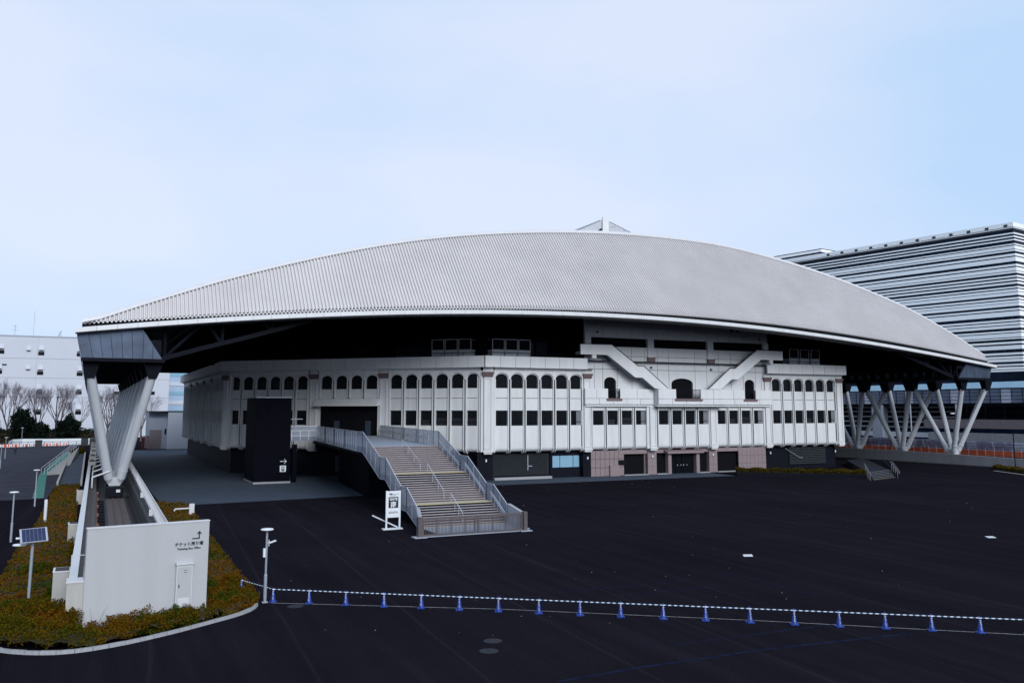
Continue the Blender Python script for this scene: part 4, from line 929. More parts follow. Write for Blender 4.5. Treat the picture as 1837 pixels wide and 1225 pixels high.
cpos = [Vector((7.99, 50.43))]+[CN0+cd*i for i in range(19)]
ordn = ['first', 'second', 'third', 'fourth', 'fifth', 'sixth', 'seventh', 'eighth', 'ninth', 'tenth', 'eleventh', 'twelfth', 'thirteenth', 'fourteenth', 'fifteenth', 'sixteenth', 'seventeenth', 'eighteenth', 'nineteenth']
for i, p in enumerate(cpos):
    if i == 19: lb = 'blue traffic cone at the far right end of the line, out of frame'
    elif i == 0: lb = 'blue traffic cone half hidden in the bed shrubs, left of the lamp post'
    else: lb = '%s blue traffic cone counted from the lamp post' % ordn[i-1]
    c = cone if i == 0 else copy_tree(cone); c['label'] = lb; j = random.uniform(-.03, .03)
    c.location = (p.x+j, p.y+random.uniform(-.03, .03), 0); c.rotation_euler = (0, 0, R(-25)+random.uniform(-.25, .25))
rod = MB().tube((0, 0, 0), (1, 0, 0), .023, 8).mesh('rod', 'bar_white', True); slv = MB().tube((-.062, 0, 0), (.062, 0, 0), .0245, 8).mesh('teal_sleeve', 'bar_teal', True)
ringm = MB().lathe([(.05, -.015), (.058, 0), (.05, .015)], n=12).mesh('end_ring', 'bar_white', True)
for i, (a, b) in enumerate(zip(cpos, cpos[1:])):
    d2 = b-a; L = d2.length-.1; t = thing('cone_bar', (a.x, a.y, .62), ('%s striped bar counted from the lamp post, resting on two cones' % ordn[i-1]) if i else 'striped bar running from the lamp post into the bed shrubs', 'bar', 'striped bars between the cones', world=False, rz=math.atan2(d2.y, d2.x))
    o = link('rod', rod, t, loc=(.05, 0, 0)); o.scale = (L, 1, 1)
    n = int(L/.26)
    for k in range(n): link('teal_sleeve', slv, t, loc=(.05+(k+.5)*L/n, 0, 0))
    link('end_ring', ringm, t, loc=(0, 0, .015)); link('end_ring', ringm, t, loc=(d2.length, 0, -.015))
# --- park lamps
def lamp(q, label, h=3.62, extra=False, group='slim park lamps'):
    t = thing('park_lamp', (q[0], q[1], 0), label, 'lamp', group, world=False)
    m = MB(); m.tube((0, 0, 0), (0, 0, 1.35), .085, 12); m.tube((0, 0, 1.35), (0, 0, 1.40), .085, 12, .055); m.build('lower_pole', 'lamp_steel', t, smooth=True)
    m = MB(); m.tube((0, 0, 1.40), (0, 0, h-.08), .055, 12); m.build('upper_pole', 'lamp_steel', t, smooth=True)
    m = MB(); m.lathe([(.05, -.10), (.10, -.06), (.32, -.03), (.33, .0), (.28, .04), (.08, .06)], (0, 0, h), 20); m.build('lamp_head', 'lamp_lens', t, smooth=True)
    if extra:
        m = MB(); m.box(-.17, -.06, -.10, .06, 2.25, 2.68); m.build('control_box', 'lamp_lens', t)
        m = MB(); m.tube((.05, 0, 2.95), (.18, -.05, 2.95), .025, 6); m.tube((.12, -.08, 2.94), (.42, -.22, 3.06), .05, 8); m.tube((.1, -.05, 2.78), (.1, -.05, 3.1), .02, 6); m.build('camera', 'lamp_lens', t, smooth=True)
        m = MB(); m.path([(.07, -.03, 2.9), (.11, -.06, 2.6), (.06, -.02, 2.3)], .012, 5); m.build('cable', 'ink', t)
        MB().box(-.14, .14, -.14, .14, .002, .03).build('base_plate', 'panel_grey', t)
lamp((8.65, 47.36), 'slim grey lamp post with camera and white box at the left end of the cones', extra=True)
lamp((-4.64, 76.52), 'slim grey park lamp on the left road edge, nearest to the solar lamp'); lamp((-4.37, 103.35), 'slim grey park lamp farther up the left road, beside the bed'); lamp((-12.77, 172.02), 'slim park lamp far up the left road', 3.6); lamp((-14.5, 205), 'thin far park lamp left of the walking person', 4.2); lamp((-15.32, 266.55), 'thin far park lamp before the white hoarding', 5.0)
# --- solar lamp
q = (-2.18, 51.81)
s_ = thing('solar_lamp', (q[0], q[1], 0), 'solar powered lamp with blue panel standing in the left bed', 'lamp', world=False)
m = MB(); m.tube((0, 0, 0), (.02, 0, 3.15), .075, 12); m.build('pole', 'lamp_steel', s_, smooth=True)
pan = link('panel_frame', MB().box(-.62, .62, -.48, .48, -.02, .02).mesh('panel_frame', 'panel_grey'), s_, loc=(.05, -.1, 3.42)); pan.rotation_euler = (R(38), R(-2), R(8))
cm = MB().box(-.085, .085, -.085, .085, .021, .026).mesh('solar_cell', 'solar_cell')
for i in range(6):
    for k in range(5): link('solar_cell', cm, pan, loc=(-.445+i*.178, -.356+k*.178, 0))
m = MB(); m.tube((0, 0, 3.0), (.05, -.05, 3.38), .05, 8); m.build('bracket', 'lamp_steel', s_)
m = MB(); m.tube((0, 0, 2.98), (-.3, -.05, 2.98), .03, 8); m.build('arm', 'lamp_steel', s_)
m = MB(); m.lathe([(.01, -.06), (.14, -.05), (.16, 0), (.13, .05), (.02, .07)], n=14); hd = m.build('lamp_head', 'lamp_lens', s_, smooth=True); hd.location = (-.55, -.08, 2.98); hd.scale = (2.1, 1, 1)
m = MB(); m.tube((-.75, .1, 3.28), (-.5, .1, 3.28), .05, 8); m.build('sensor', 'lamp_lens', s_)
# --- other small street furniture
q = (-2.84, 87.45); m = MB(); m.lathe([(.13, 0), (.13, 1.98), (.11, 2.03), (.02, 2.05)], (*q, 0), 14); tag(m.build('white_post', 'white_paint', smooth=True), 'plain white round post standing in the left bed', 'post')
q = (9.09, 87.52); pp = thing('intake_pipe', (*q, 0), 'white standpipe box with a side arm right of the rail channel', 'standpipe')
MB().box(q[0]-.22, q[0]+.22, q[1]-.2, q[1]+.2, 0, 1.15).build('box', 'white_paint', pp); m = MB(); m.path([(q[0]-.2, q[1], .75), (q[0]-1.45, q[1], .72), (q[0]-1.5, q[1], .55)], .07, 8); m.build('arm', 'white_paint', pp, smooth=True)
# --- air-conditioning units on the terrace
acp = thing('air_conditioning_unit', (0, 0, 17.0), 'AC', 'AC unit', 'AC units on the terrace', world=False)
MB().box(-1.0, 1.0, 0, 1.6, .15, 1.55).build('cabinet', 'ac_body', acp); MB().box(-.88, .88, -.03, 1.5, 1.56, 3.0).build('intake_panel', 'ac_dark', acp)
m = MB()
for x in (-.96, .96): m.box(x-.05, x+.05, -.06, .02, 1.55, 3.1)
m.box(-1.0, 1.0, -.06, .02, 3.02, 3.12); m.box(-1.0, 1.0, 1.5, 1.6, 3.02, 3.12); m.build('frame', 'ac_body', acp)
MB().box(-.7, .7, .2, 1.3, 3.01, 3.2).build('fan_cowl', 'ac_dark', acp); MB().box(-.9, .9, -.02, 1.4, 0, .147).build('skid', 'base_dark', acp)
i = 0
for nm, org, rz, n, w in (('left', (46.6, 123.4), -R(45), 3, 2.18), ('middle', (54.2, 118.3), 0, 3, 2.15), ('right', (109.6, 116.6), 0, 3, 2.45)):
    for k in range(n):
        c = acp if i == 0 else copy_tree(acp); i += 1
        c.location = (org[0]+math.cos(rz)*w*k, org[1]+math.sin(rz)*w*k, 17.0); c.rotation_euler = (0, 0, rz); c['label'] = '%s air-conditioning unit in the %s trio on the terrace' % (('left', 'middle', 'right')[k], {'left': 'leftmost', 'middle': 'central', 'right': 'rightmost'}[nm])
# --- person walking on the left road
q = (-13.77, 221.25)
pr_ = thing('person', (*q, 0), 'person in dark jacket walking on the left road', 'person', world=False)
def skin_mesh(name, nodes, edges, mt, par):
    me = bpy.data.meshes.new(name); me.from_pydata([n[0] for n in nodes], edges, []); me.materials.append(M[mt]); o = link(name, me, par)
    md = o.modifiers.new('skin', 'SKIN'); o.modifiers.new('sub', 'SUBSURF').levels = 1; o.modifiers['sub'].render_levels = 1
    sv = me.skin_vertices[0].data
    for i, n in enumerate(nodes): sv[i].radius = (n[1], n[1]*.85)
    sv[0].use_root = True
    return o
N = [((0, 0, .95), .15), ((0, 0, 1.2), .15), ((0, .0, 1.42), .16), ((0, .0, 1.52), .06), ((0, -.02, 1.66), .10), ((-.20, 0, 1.42), .06), ((-.26, .05, 1.15), .05), ((-.27, -.05, .92), .04), ((.20, 0, 1.42), .06), ((.26, -.02, 1.15), .05), ((.27, -.14, .93), .04), ((-.10, 0, .88), .10), ((-.11, -.12, .5), .07), ((-.11, -.05, .08), .05), ((-.11, -.2, .04), .05), ((.10, 0, .88), .10), ((.11, .06, .5), .07), ((.11, .22, .1), .05), ((.11, .1, .04), .05)]
skin_mesh('body', N, [(0, 1), (1, 2), (2, 3), (3, 4), (2, 5), (5, 6), (6, 7), (2, 8), (8, 9), (9, 10), (0, 11), (11, 12), (12, 13), (13, 14), (0, 15), (15, 16), (16, 17), (17, 18)], 'cloth', pr_)
m = MB(); m.lathe([(.17, 1.0), (.21, 1.15), (.22, 1.40), (.12, 1.50)], n=12); m.build('jacket', 'cloth_red', pr_, smooth=True)
m = MB(); m.lathe([(.05, 1.58), (.11, 1.64), (.12, 1.72), (.08, 1.79)], n=10); m.build('hair', 'ink', pr_, smooth=True)
m = MB(); m.lathe([(.04, 1.55), (.085, 1.6), (.08, 1.68)], (0, -.05, 0), 10); m.build('face', 'skin', pr_, smooth=True)

# ================================================================== LEFT BACKGROUND
# --- ramp and its walls beyond the bed
rmp = thing('access_ramp', (-1.7, 131, 0), 'blue-grey ramp with pale side kerbs beyond the left bed', 'ramp')
m = MB(); m.hexa([(-2.9, 129.5, .01), (-.45, 128.5, .01), (-.45, 128.5, .3), (-2.9, 129.5, .3)], [(-2.75, 200, .01), (-.15, 200, .01), (-.15, 200, .9), (-2.75, 200, .9)]); m.build('ramp_surface', 'paving', rmp)
for x in (-3.15, -.42): m = MB(); m.hexa([(x, 128.6, 0), (x+.25, 128.6, 0), (x+.25, 128.6, .6), (x, 128.6, .6)], [(x+.2, 200, 0), (x+.45, 200, 0), (x+.45, 200, 1.25), (x+.2, 200, 1.25)]); m.build('side_kerb', 'cream', rmp)
rw = thing('ramp_side_wall', (-5, 150, 0), 'pale wedge-shaped wall with handrails left of the ramp', 'wall')
P0, P1, P2 = (-4.99, 151.44), (-2.55, 152.84), (-1.32, 200.60)
m = MB(); m.hexa([(*P0, 0), (*P1, 0), (P1[0]+.3, P1[1]+.3, 0), (P0[0], P0[1]+.4, 0)], [(P0[0], P0[1]+1, .35), (*P2, 2.0), (P2[0]+.3, P2[1]+.3, 2.0), (P0[0], P0[1]+1.4, .35)])
m = MB(); m.poly((*P0, .0), (*P1, .0), (*P2, .3), (*P2, 2.2), (*P0, .35)); m.poly((P0[0], P0[1]+.4, .35), (P2[0], P2[1]+.4, 2.2), (*P2, 2.2), (*P0, .35)); m.build('wedge', 'cream', rw)
for o_ in (0, 1.6, 3.2):
    m = MB(); m.path([(P0[0]-o_*.3, P0[1]+o_, .9), (P2[0]-o_*.3, P2[1]+o_, 2.9)], .05, 6)
    for k in range(6): t = k/5; x, y, z = P0[0]+(P2[0]-P0[0])*t-o_*.3, P0[1]+(P2[1]-P0[1])*t+o_, .35+1.85*t; m.tube((x, y, 0), (x, y, z+.6), .03, 5)
    m.build('handrail', 'rail_steel', rw)
for i, y in enumerate((134, 150, 168, 186, 200, 212)):
    t = thing('planter_block', (.1, y, 0), 'cream planter block, number %s along the ramp from the near end' % ('one', 'two', 'three', 'four', 'five', 'six')[i], 'planter', 'planter blocks along the ramp')
    MB().box(-.30+sk(y)-.05, .55+sk(y), y, y+4.5, 2.25, 2.75).build('tub', 'cream', t); MB().box(-.20+sk(y), .45+sk(y), y+.2, y+4.3, 2.752, 2.80).build('soil', 'concrete_dark', t)
# --- white warehouse
wh = thing('white_warehouse', (-10, 345, 0), 'large plain white windowless-looking warehouse in the left distance', 'building')
YW = 345.; wx0, wx1 = -60., (26.10, 16.75)[0]; wz = (-18.51, 34.70)[1]
MB().box(wx0, wx1, YW+.2, YW+60, 0, wz-.3).build('core', 'far_white', wh)
zs = [0, (-1.11, 3.33)[1], (-1.72, 13.96)[1], (-2.10, 20.57)[1], (-2.48, 27.20)[1], wz]
for z0, z1_ in zip(zs, zs[1:]):
    n = 4; w = (wx1-wx0)/n
    for i in range(n): MB().box(wx0+i*w+.03, wx0+(i+1)*w-.03, YW, YW+.2, z0+.05, z1_-.05).build('wall_panel', 'far_white', wh)
MB().box(wx0, wx1+.2, YW-.15, YW+60, wz, wz+.35).build('roof_edge', 'far_grey', wh)
def whole(px, pz, w, h, hood=True, win=True):
    if win: f = MB().box(px-w/2, px+w/2, YW-.08, YW+.1, pz-h/2, pz+h/2).build('window', 'glass_dark', wh)
    if hood:
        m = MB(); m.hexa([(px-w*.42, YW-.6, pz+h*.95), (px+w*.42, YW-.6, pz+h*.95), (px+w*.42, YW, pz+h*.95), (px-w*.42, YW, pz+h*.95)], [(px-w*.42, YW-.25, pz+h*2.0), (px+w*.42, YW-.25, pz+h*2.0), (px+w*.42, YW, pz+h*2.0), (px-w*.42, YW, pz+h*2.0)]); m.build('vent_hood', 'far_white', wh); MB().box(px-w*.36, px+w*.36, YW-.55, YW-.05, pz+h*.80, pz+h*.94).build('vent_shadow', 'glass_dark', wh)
for p in ((-15.77, 29.00), (-15.70, 22.28), (-15.62, 15.59), (-3.40, 15.69), (-15.54, 8.75), (-3.17, 8.74), (-27.85, 29.24), (-28.06, 22.43), (-3.81, 28.93), (-3.42, 22.10)): whole(p[0], p[1], 1.9, 1.25)
for p in ((8.72, 15.60), (20.50, 15.69)): whole(p[0], p[1], 1.7, 1.2, False)
for p in ((-19.66, 28.89), (-19.42, 22.40)): whole(p[0], p[1], 1.6, 1.2, True, False)
MB().box(*[v for v in ((-27.40, 24.90)[0], (-25.92, 24.93)[0])], YW-.1, YW+.1, (-27.39, 24.71)[1], (-27.42, 25.18)[1]).build('window', 'glass_dark', wh)
m = MB(); a = (-24.39, 34.68); m.tube((a[0], YW+3, wz), (a[0], YW+3, wz+4.2), .08, 6)
for k, w in ((2.4, .9), (3.6, .8)): m.tube((a[0]-w, YW+3, wz+k), (a[0]+w, YW+3, wz+k), .05, 5)
m.build('antenna', 'far_grey', wh)
m = MB(); a = (-18.84, 34.69); m.tube((a[0], YW+5, wz), (a[0], YW+5, wz+9.5), .06, 6); m.build('mast', 'far_grey', wh); m = MB(); a = (-11.31, 34.76); m.tube((a[0], YW+3, wz), (a[0]+1.2, YW+3, wz+2.6), .2, 6); m.tube((a[0]+1.6, YW+3, wz), (a[0]+.9, YW+3, wz+1.5), .12, 6); m.build('roof_hoist', 'far_grey', wh)
# --- pale blue tower behind it and the low service building
tb = thing('blue_grey_block', (32, 430, 0), 'pale blue building glimpsed between the warehouse and the arena', 'building')
a, b = (32.11, 27.30), (45.72, 30.13)
MB().box(a[0], b[0]+8, 430, 450, 0, a[1]+1).build('wall', 'far_blue', tb)
for k in range(6): MB().box(a[0]+.5, b[0]+7, 429.8, 430.1, 8+k*4.2, 9.6+k*4.2).build('window_strip', 'far_white' if k % 2 else 'pale_glass', tb)
lo_ = thing('service_building', (21, 245, 0), 'low plain pale grey service building beyond the rail channel', 'building')
x0, x1 = (13.73, 6.25)[0], (18.16, 6.22)[0]; zt = (16.71, 9.14)[1]
MB().box(x0, x1, 240, 250, 0, zt).build('wall', 'far_grey', lo_); MB().box(x1, x1+14, 238, 252, 0, zt+.02).build('wall', 'far_white', lo_); MB().box(x0-.1, x1+14.1, 237.9, 252.2, zt+.03, zt+.28).build('roof_edge', 'concrete_dark', lo_)
MB().box(x0+.4, x0+3.1, 239.6, 240.3, 0, zt-4.4).build('dark_annex', 'viaduct_tan', lo_); MB().box(x0+3.9, x0+4.3, 239.9, 240.05, 3.6, 5.0).build('window', 'glass_dark', lo_)
rf = thing('red_fence', (17, 232, 0), 'red slatted barrier beside the service building', 'fence'); 
for k in range(6): MB().box(x0-1.6+k*.3, x0-1.4+k*.3, 236, 236.2, 0, 3.4).build('slat', 'red_dim', rf)
# --- hoarding, barricades, hedge
hd = thing('white_hoarding', (-8, 292, 0), 'long low white hoarding at the end of the left road', 'hoarding')
pts = [(-17.93, 260.32), (-18.27, 280.04), (-16.04, 283.26), (-9.03, 279.92), (-0.64, 280.34), (6.58, 281.47)]
for p, q_ in zip(pts, pts[1:]): m = MB(); m.hexa([(*p, 0), (*q_, 0), (q_[0], q_[1]+.3, 0), (p[0], p[1]+.3, 0)], [(*p, 1.7), (*q_, 1.7), (q_[0], q_[1]+.3, 1.7), (p[0], p[1]+.3, 1.7)]); m.build('hoarding_panel', 'bar_white', hd)
for i in range(13):
    x = -19.5+i*1.15; y = 258+i*.5
    t = thing('barricade', (x, y, 0), 'red and white barricade before the white hoarding, %s from the left' % ('first', 'second', 'third', 'fourth', 'fifth', 'sixth', 'seventh', 'eighth', 'ninth', 'tenth', 'eleventh', 'twelfth', 'thirteenth')[i], 'barricade', 'red and white barricades on the left road')
    for k in range(4): MB().box(x+k*.27, x+.25+k*.27, y, y+.1, .35, 1.1).build('stripe', 'orange' if (k+i) % 2 else 'bar_white', t)
    MB().box(x+.05, x+.12, y-.2, y+.3, 0, .35).build('foot', 'base_dark', t); MB().box(x+.9, x+.97, y-.2, y+.3, 0, .35).build('foot', 'base_dark', t)
for i, (px, pw) in enumerate((((-11.84, 261.10), 1.6), ((-1.30, 271.95), 1.8), ((0.77, 270.96), 1.8))):
    MB().box(px[0], px[0]+pw, px[1]-2, px[1]-1, 0, 2.0).build('green_box', 'concrete_dark', hd)
fr = thing('road_end_fence', (-8, 272, 0), 'thin dark post and rail fence in front of the white hoarding', 'fence')
for z in (.6, 1.15): m = MB(); m.tube((-18, 272, z), (1.5, 272, z), .05, 5); m.build('rail', 'base_dark', fr)
for k in range(11): m = MB(); m.tube((-18+k*1.95, 272, 0), (-18+k*1.95, 272, 1.25), .06, 5); m.build('post', 'base_dark', fr)
lp = thing('street_light', (-7.6, 285, 0), 'tall dark street light pole in front of the bare trees', 'street light')
m = MB(); m.tube((-8.2, 285, 0), (-8.2, 285, 13.4), .13, 8); m.build('pole', 'base_dark', lp); m = MB(); m.tube((-8.2, 285, 13.3), (-7.6, 284.5, 13.4), .1, 6); m.build('arm', 'base_dark', lp)

# ================================================================== RIGHT SIDE
wr = thing('right_boundary_wall', (138.3, 110, 0), 'long smooth grey boundary wall under the right roof legs', 'wall')
for i in range(20):
    y0 = 84+i*6; z = lambda y: 1.72+.017*(y-96) if y < 118 else 2.1
    m = MB(); m.hexa([(138.3, y0, 0), (138.8, y0, 0), (138.8, y0, z(y0)), (138.3, y0, z(y0))], [(138.3, y0+5.985, 0), (138.8, y0+5.985, 0), (138.8, y0+5.985, z(y0+5.985)), (138.3, y0+5.985, z(y0+5.985))]); m.build('wall_segment', 'wall_grey', wr)
MB().box(137.2, 138.25, 84, 200, .004, .25).build('footing', 'concrete_dark', wr)
# construction fence behind
cf = thing('site_fence', (150, 115, 0), 'site fence with purple patterned sheets, orange band and white mesh', 'fence')
for i in range(56):
    y = 60+i*1.9; MB().box(150, 150.12, y, y+1.86, 2.35, 3.95+.05*math.sin(i)).build('fence_sheet', 'hoarding_light' if (i*5) % 7 in (0, 3) else 'hoarding', cf)
for i in range(14): y = 60+i*7.6; MB().box(149.7, 149.8, y, y+7.58, 1.3, 2.3).build('orange_band', 'orange', cf)
for z in (2.6, 3.0, 3.5): m = MB(); m.tube((149.9, 60, z), (149.9, 166, z), .035, 5); m.build('fence_rail', 'base_dark', cf)
for i in range(60): m = MB(); m.tube((149.55, 62+i*1.75, .9), (149.55, 62+i*1.75, 2.75), .028, 5); m.build('mesh_post', 'rail_steel', cf)
for i in range(14): m = MB(); m.tube((149.85, 64+i*7.5, .3), (149.85, 64.8+i*7.5, 3.9), .04, 5); m.build('prop', 'rail_steel', cf)
m = MB(); m.tube((136.0, 95.8, 0), (136.0, 95.8, 6.3), .08, 8); tag(m.build('dark_pole', 'dark_steel', smooth=True), 'thin dark pole rising in front of the right boundary wall', 'pole')
# elevated line
vd = thing('elevated_viaduct', (187, 130, 0), 'elevated transit line with glass screens and tan beam on the far right', 'viaduct')
MB().box(186, 196, 40, 290, 10.7, 11.2).build('deck', 'dark_void', vd)
for i in range(78):
    y = 52+i*2.6; MB().box(185, 185.12, y, y+2.54, 11.28, 14.35).build('screen_panel', 'screen_glass' if (i*3) % 5 else 'hoarding_light', vd)
for i in range(78): MB().box(184.9, 184.99, 52+i*2.6-.06, 52+i*2.6+.03, 11.2, 14.5).build('screen_post', 'dark_steel', vd)
for z in (12.0, 12.8, 13.6): MB().box(184.93, 184.99, 52, 255, z, z+.07).build('screen_rail', 'dark_steel', vd)
MB().box(184.8, 185.3, 50, 258, 14.37, 14.6).build('screen_cap', 'dark_steel', vd); MB().box(184.7, 185.3, 50, 258, 10.95, 11.26).build('screen_sill', 'dark_steel', vd)
MB().box(196, 214, 30, 260, 14.0, 16.35).build('station_roof', 'station_blue', vd, label='light blue station roof'); MB().box(196.5, 213, 31, 259, 5.0, 13.98).build('station_hall', 'hotel_glass', vd)
for i in range(40): m = MB(); m.box(196.3, 196.48, 40+i*5, 40.15+i*5, 5.2, 13.9); m.build('mullion', 'cladding', vd)
for z in (7.6, 9.2, 10.6): MB().box(196.28, 196.4, 40, 250, z, z+.1).build('transom', 'cladding', vd)
for i in range(8): y = 60+i*12.2; 
for i in range(9): MB().box(185.4, 187.4, 62+i*10.2, 62+i*10.2+10.16, 5.45, 7.5).build('tan_beam', 'viaduct_tan', vd)
MB().box(184.6, 190, 60, 152, .0, 4.4).build('abutment', 'concrete', vd)
for y in (168.5,): MB().box(185.2, 187.4, y-2.2, y+1.0, 0, 10.9).build('pier', 'far_grey', vd)
for z in (5.2, 6.5, 7.8, 9.1, 10.2): MB().box(192, 192.3, 150, 215, z, z+.28).build('louvre', 'bar_white', vd)
MB().box(187, 187.4, 150, 175, 3.0, 4.2).build('white_truck_body', 'bar_white', vd)
for (y, z) in ((131, 4.9), (127.5, 8.9), (126.5, 4.8), (146, 5.0), (163, 8.7)):
    pass
# slender lamps in front of the viaduct
for i, (y, lb) in enumerate(((137.2, 'thin pale street lamp behind the right roof legs, right one'), (149.5, 'thin pale street lamp behind the right roof legs, left one'))):
    t = thing('street_lamp', (176, y, 0), lb, 'street lamp', 'thin street lamps by the viaduct')
    m = MB(); m.tube((176, y, 0), (176, y, 11.0), .16, 8); m.build('pole', 'lamp_steel', t); m = MB(); m.lathe([(.1, 0), (.5, .12), (.45, .25), (.1, .35)], (175.2, y+.4, 8.7), 10); m.build('lamp_head', 'lamp_lens', t, smooth=True); m = MB(); m.tube((176, y, 8.9), (175.3, y+.3, 9.0), .05, 6); m.build('arm', 'lamp_steel', t)
# --- steps and ramp at the right corner of the arena
sr = thing('side_steps', (103, 93, 0), 'dark steps with steel handrails at the right end of the arena', 'steps')
a0, a1 = Vector((98.49, 90.45)), Vector((105.33, 92.77)); bk = Vector((.653, .757))
for k in range(6):
    o = bk*(k*.9); m = MB(); P = [a0+o, a1+o, a1+o+bk*3, a0+o+bk*3]; z0 = .005+k*.001
    m.hexa([(p.x, p.y, 0.002) for p in P], [(p.x, p.y, .14*(k+1)) for p in P]); s = m.build('step', 'wall_dark', sr)
    m = MB(); m.hexa([(a0.x+o.x, a0.y+o.y, .14*(k+1)+.002), (a1.x+o.x, a1.y+o.y, .14*(k+1)+.002), (a1.x+o.x+.1, a1.y+o.y+.1, .14*(k+1)+.002), (a0.x+o.x+.1, a0.y+o.y+.1, .14*(k+1)+.002)], [(a0.x+o.x, a0.y+o.y, .14*(k+1)+.012), (a1.x+o.x, a1.y+o.y, .14*(k+1)+.012), (a1.x+o.x+.1, a1.y+o.y+.1, .14*(k+1)+.012), (a0.x+o.x+.1, a0.y+o.y+.1, .14*(k+1)+.012)]); m.build('nosing', 'yellow' if k == 0 else 'kerb', s)
e0, e1 = a0+bk*5.2, a1+bk*5.2; m = MB(); P = [e0, e1, e1+bk*32, e0+bk*32]; m.hexa([(p.x, p.y, .002) for p in P], [(p.x, p.y, .83+.0*i) for i, p in enumerate(P)]); m.build('upper_path', 'wall_dark', sr)
for base, hh in ((a1+Vector((.5, 0)), 0), (a1+Vector((1.2, .3)), 0), (a0+Vector((-.3, .2)), 0)):
    m = MB(); e = base+bk*5.5; m.path([(base.x-.8, base.y-.8, .85), (base.x, base.y, .95), (e.x, e.y, 1.8), (e.x+3, e.y+3, 1.8)], .05, 6)
    for k in range(4): p = base+bk*(k*1.8); m.tube((p.x, p.y, 0), (p.x, p.y, .95+.155*k*1.8), .035, 6)
    m.build('handrail', 'rail_dim', sr)
m = MB(); p, q_ = a1+Vector((.9, .2)), a1+bk*16+Vector((.9, .2)); m.hexa([(p.x, p.y, 0), (q_.x, q_.y, 0), (q_.x+.3, q_.y-.3, 0), (p.x+.3, p.y-.3, 0)], [(p.x, p.y, .5), (q_.x, q_.y, 1.5), (q_.x+.3, q_.y-.3, 1.5), (p.x+.3, p.y-.3, .5)]); m.build('cheek_wall', 'base_dark', sr)
# bed at the arena's right foot: dark retaining kerb (its hedge grows in the vegetation part)
HB = [(87.85, 105.90), (94.86, 100.12), (101.18, 93.60)]
bd = thing('right_bed_edge', (*HB[1], 0), 'low dark retaining edge of the right hedge bed', 'edging')
for p, q_ in zip(HB, HB[1:]):
    p, q_ = Vector(p), Vector(q_); n = Vector((.55, .83))*.35; m = MB(); m.hexa([(*p, 0), (*q_, 0), (*(q_+n), 0), (*(p+n), 0)], [(*p, .5), (*q_, .5), (*(q_+n), .5), (*(p+n), .5)]); m.build('edge_block', 'base_dark', bd)

# --- hotel
ht = thing('striped_hotel', (248, 172, 0), 'tall slab building striped in white and dark glass on the right', 'building')
hc = Vector((248.2, 170.)); hu = Vector((-.1763, .9843)); hw = Vector((.9843, .1763)); HL, HW, HTOP = 89., 40., 65.6
def hz(y): return 9.7+(735-y)*(65.14-9.7)/(735-402)
def hprism(z0, z1, out, name, mt, l=HL, w=HW):
    p = [hc-hu*out-hw*out, hc-hu*out+hw*(w+out), hc+hu*(l+out)+hw*(w+out), hc+hu*(l+out)-hw*out]; m = MB(); m.prism([(v.x, v.y) for v in p], z0, z1); return m.build(name, mt, ht)
hprism(0, HTOP-2, 0, 'glass_body', 'hotel_glass')
top3 = [133, 142, 182, 220, 243, 270, 293, 318, 340, 385, 405, 418, 467, 475, 500, 535, 570, 585, 650, 690, 722, 738, 790, 797, 825, 858, 885, 905, 935, 955, 985, 1020, 1045, 1060, 1098, 1105, 1150, 1180]
dk = [390+v/8.166 for v in top3]+[530+v/7.654 for v in (62, 75, 108, 113, 155, 185, 212, 225, 292, 335, 362, 375, 408, 418, 455, 490, 515, 525, 580, 588, 607, 640, 670, 690, 745, 790, 820, 840, 870, 876, 915, 945, 970, 985, 1020, 1025, 1050, 1200)]
edges = [398.0]+dk
for i in range(0, len(edges)-1, 2):
    zt_, zb_ = hz(edges[i]+.12), hz(edges[i+1]-.12); bl = hprism(zb_, zt_, .15, 'white_band', 'hotel_white')
hprism(HTOP-2.2, HTOP-1.6, .2, 'parapet', 'hotel_trim')
for k in range(16):
    s = 1.5+k*5.6
    if s > 66: break
    p = hc+hu*s-hw*.22; m = MB(); m.hexa([(p.x, p.y, HTOP-1.05), (*(p+hu*1.1), HTOP-1.05), (*(p+hu*1.1+hw*.1), HTOP-1.05), (*(p+hw*.1), HTOP-1.05)], [(p.x, p.y, HTOP-.35), (*(p+hu*1.1), HTOP-.35), (*(p+hu*1.1+hw*.1), HTOP-.35), (*(p+hw*.1), HTOP-.35)]); m.build('roof_vent', 'hotel_trim', ht)
for k in range(30):            # vertical joints and mullions of the long side
    p = hc+hu*(2+k*2.95)-hw*.02; m = MB(); m.bar((p.x, p.y, 20), (p.x, p.y, HTOP-3), .10, .06); m.build('mullion', 'cladding', ht)
p = [hc+hu*68-hw*(-2), hc+hu*68+hw*14, hc+hu*(HL)+hw*14, hc+hu*HL+hw*2]; 
for z0, z1_, mt in ((HTOP, HTOP+1.3, 'hotel_glass'), (HTOP+1.3, HTOP+2.2, 'hotel_white'), (HTOP+2.2, HTOP+2.5, 'hotel_trim')): m = MB(); m.prism([(v.x, v.y) for v in p], z0, z1_); m.build('plant_storey', mt, ht)
hprism(8, hz(edges[-2])-.2, .25, 'podium', 'hotel_glass')

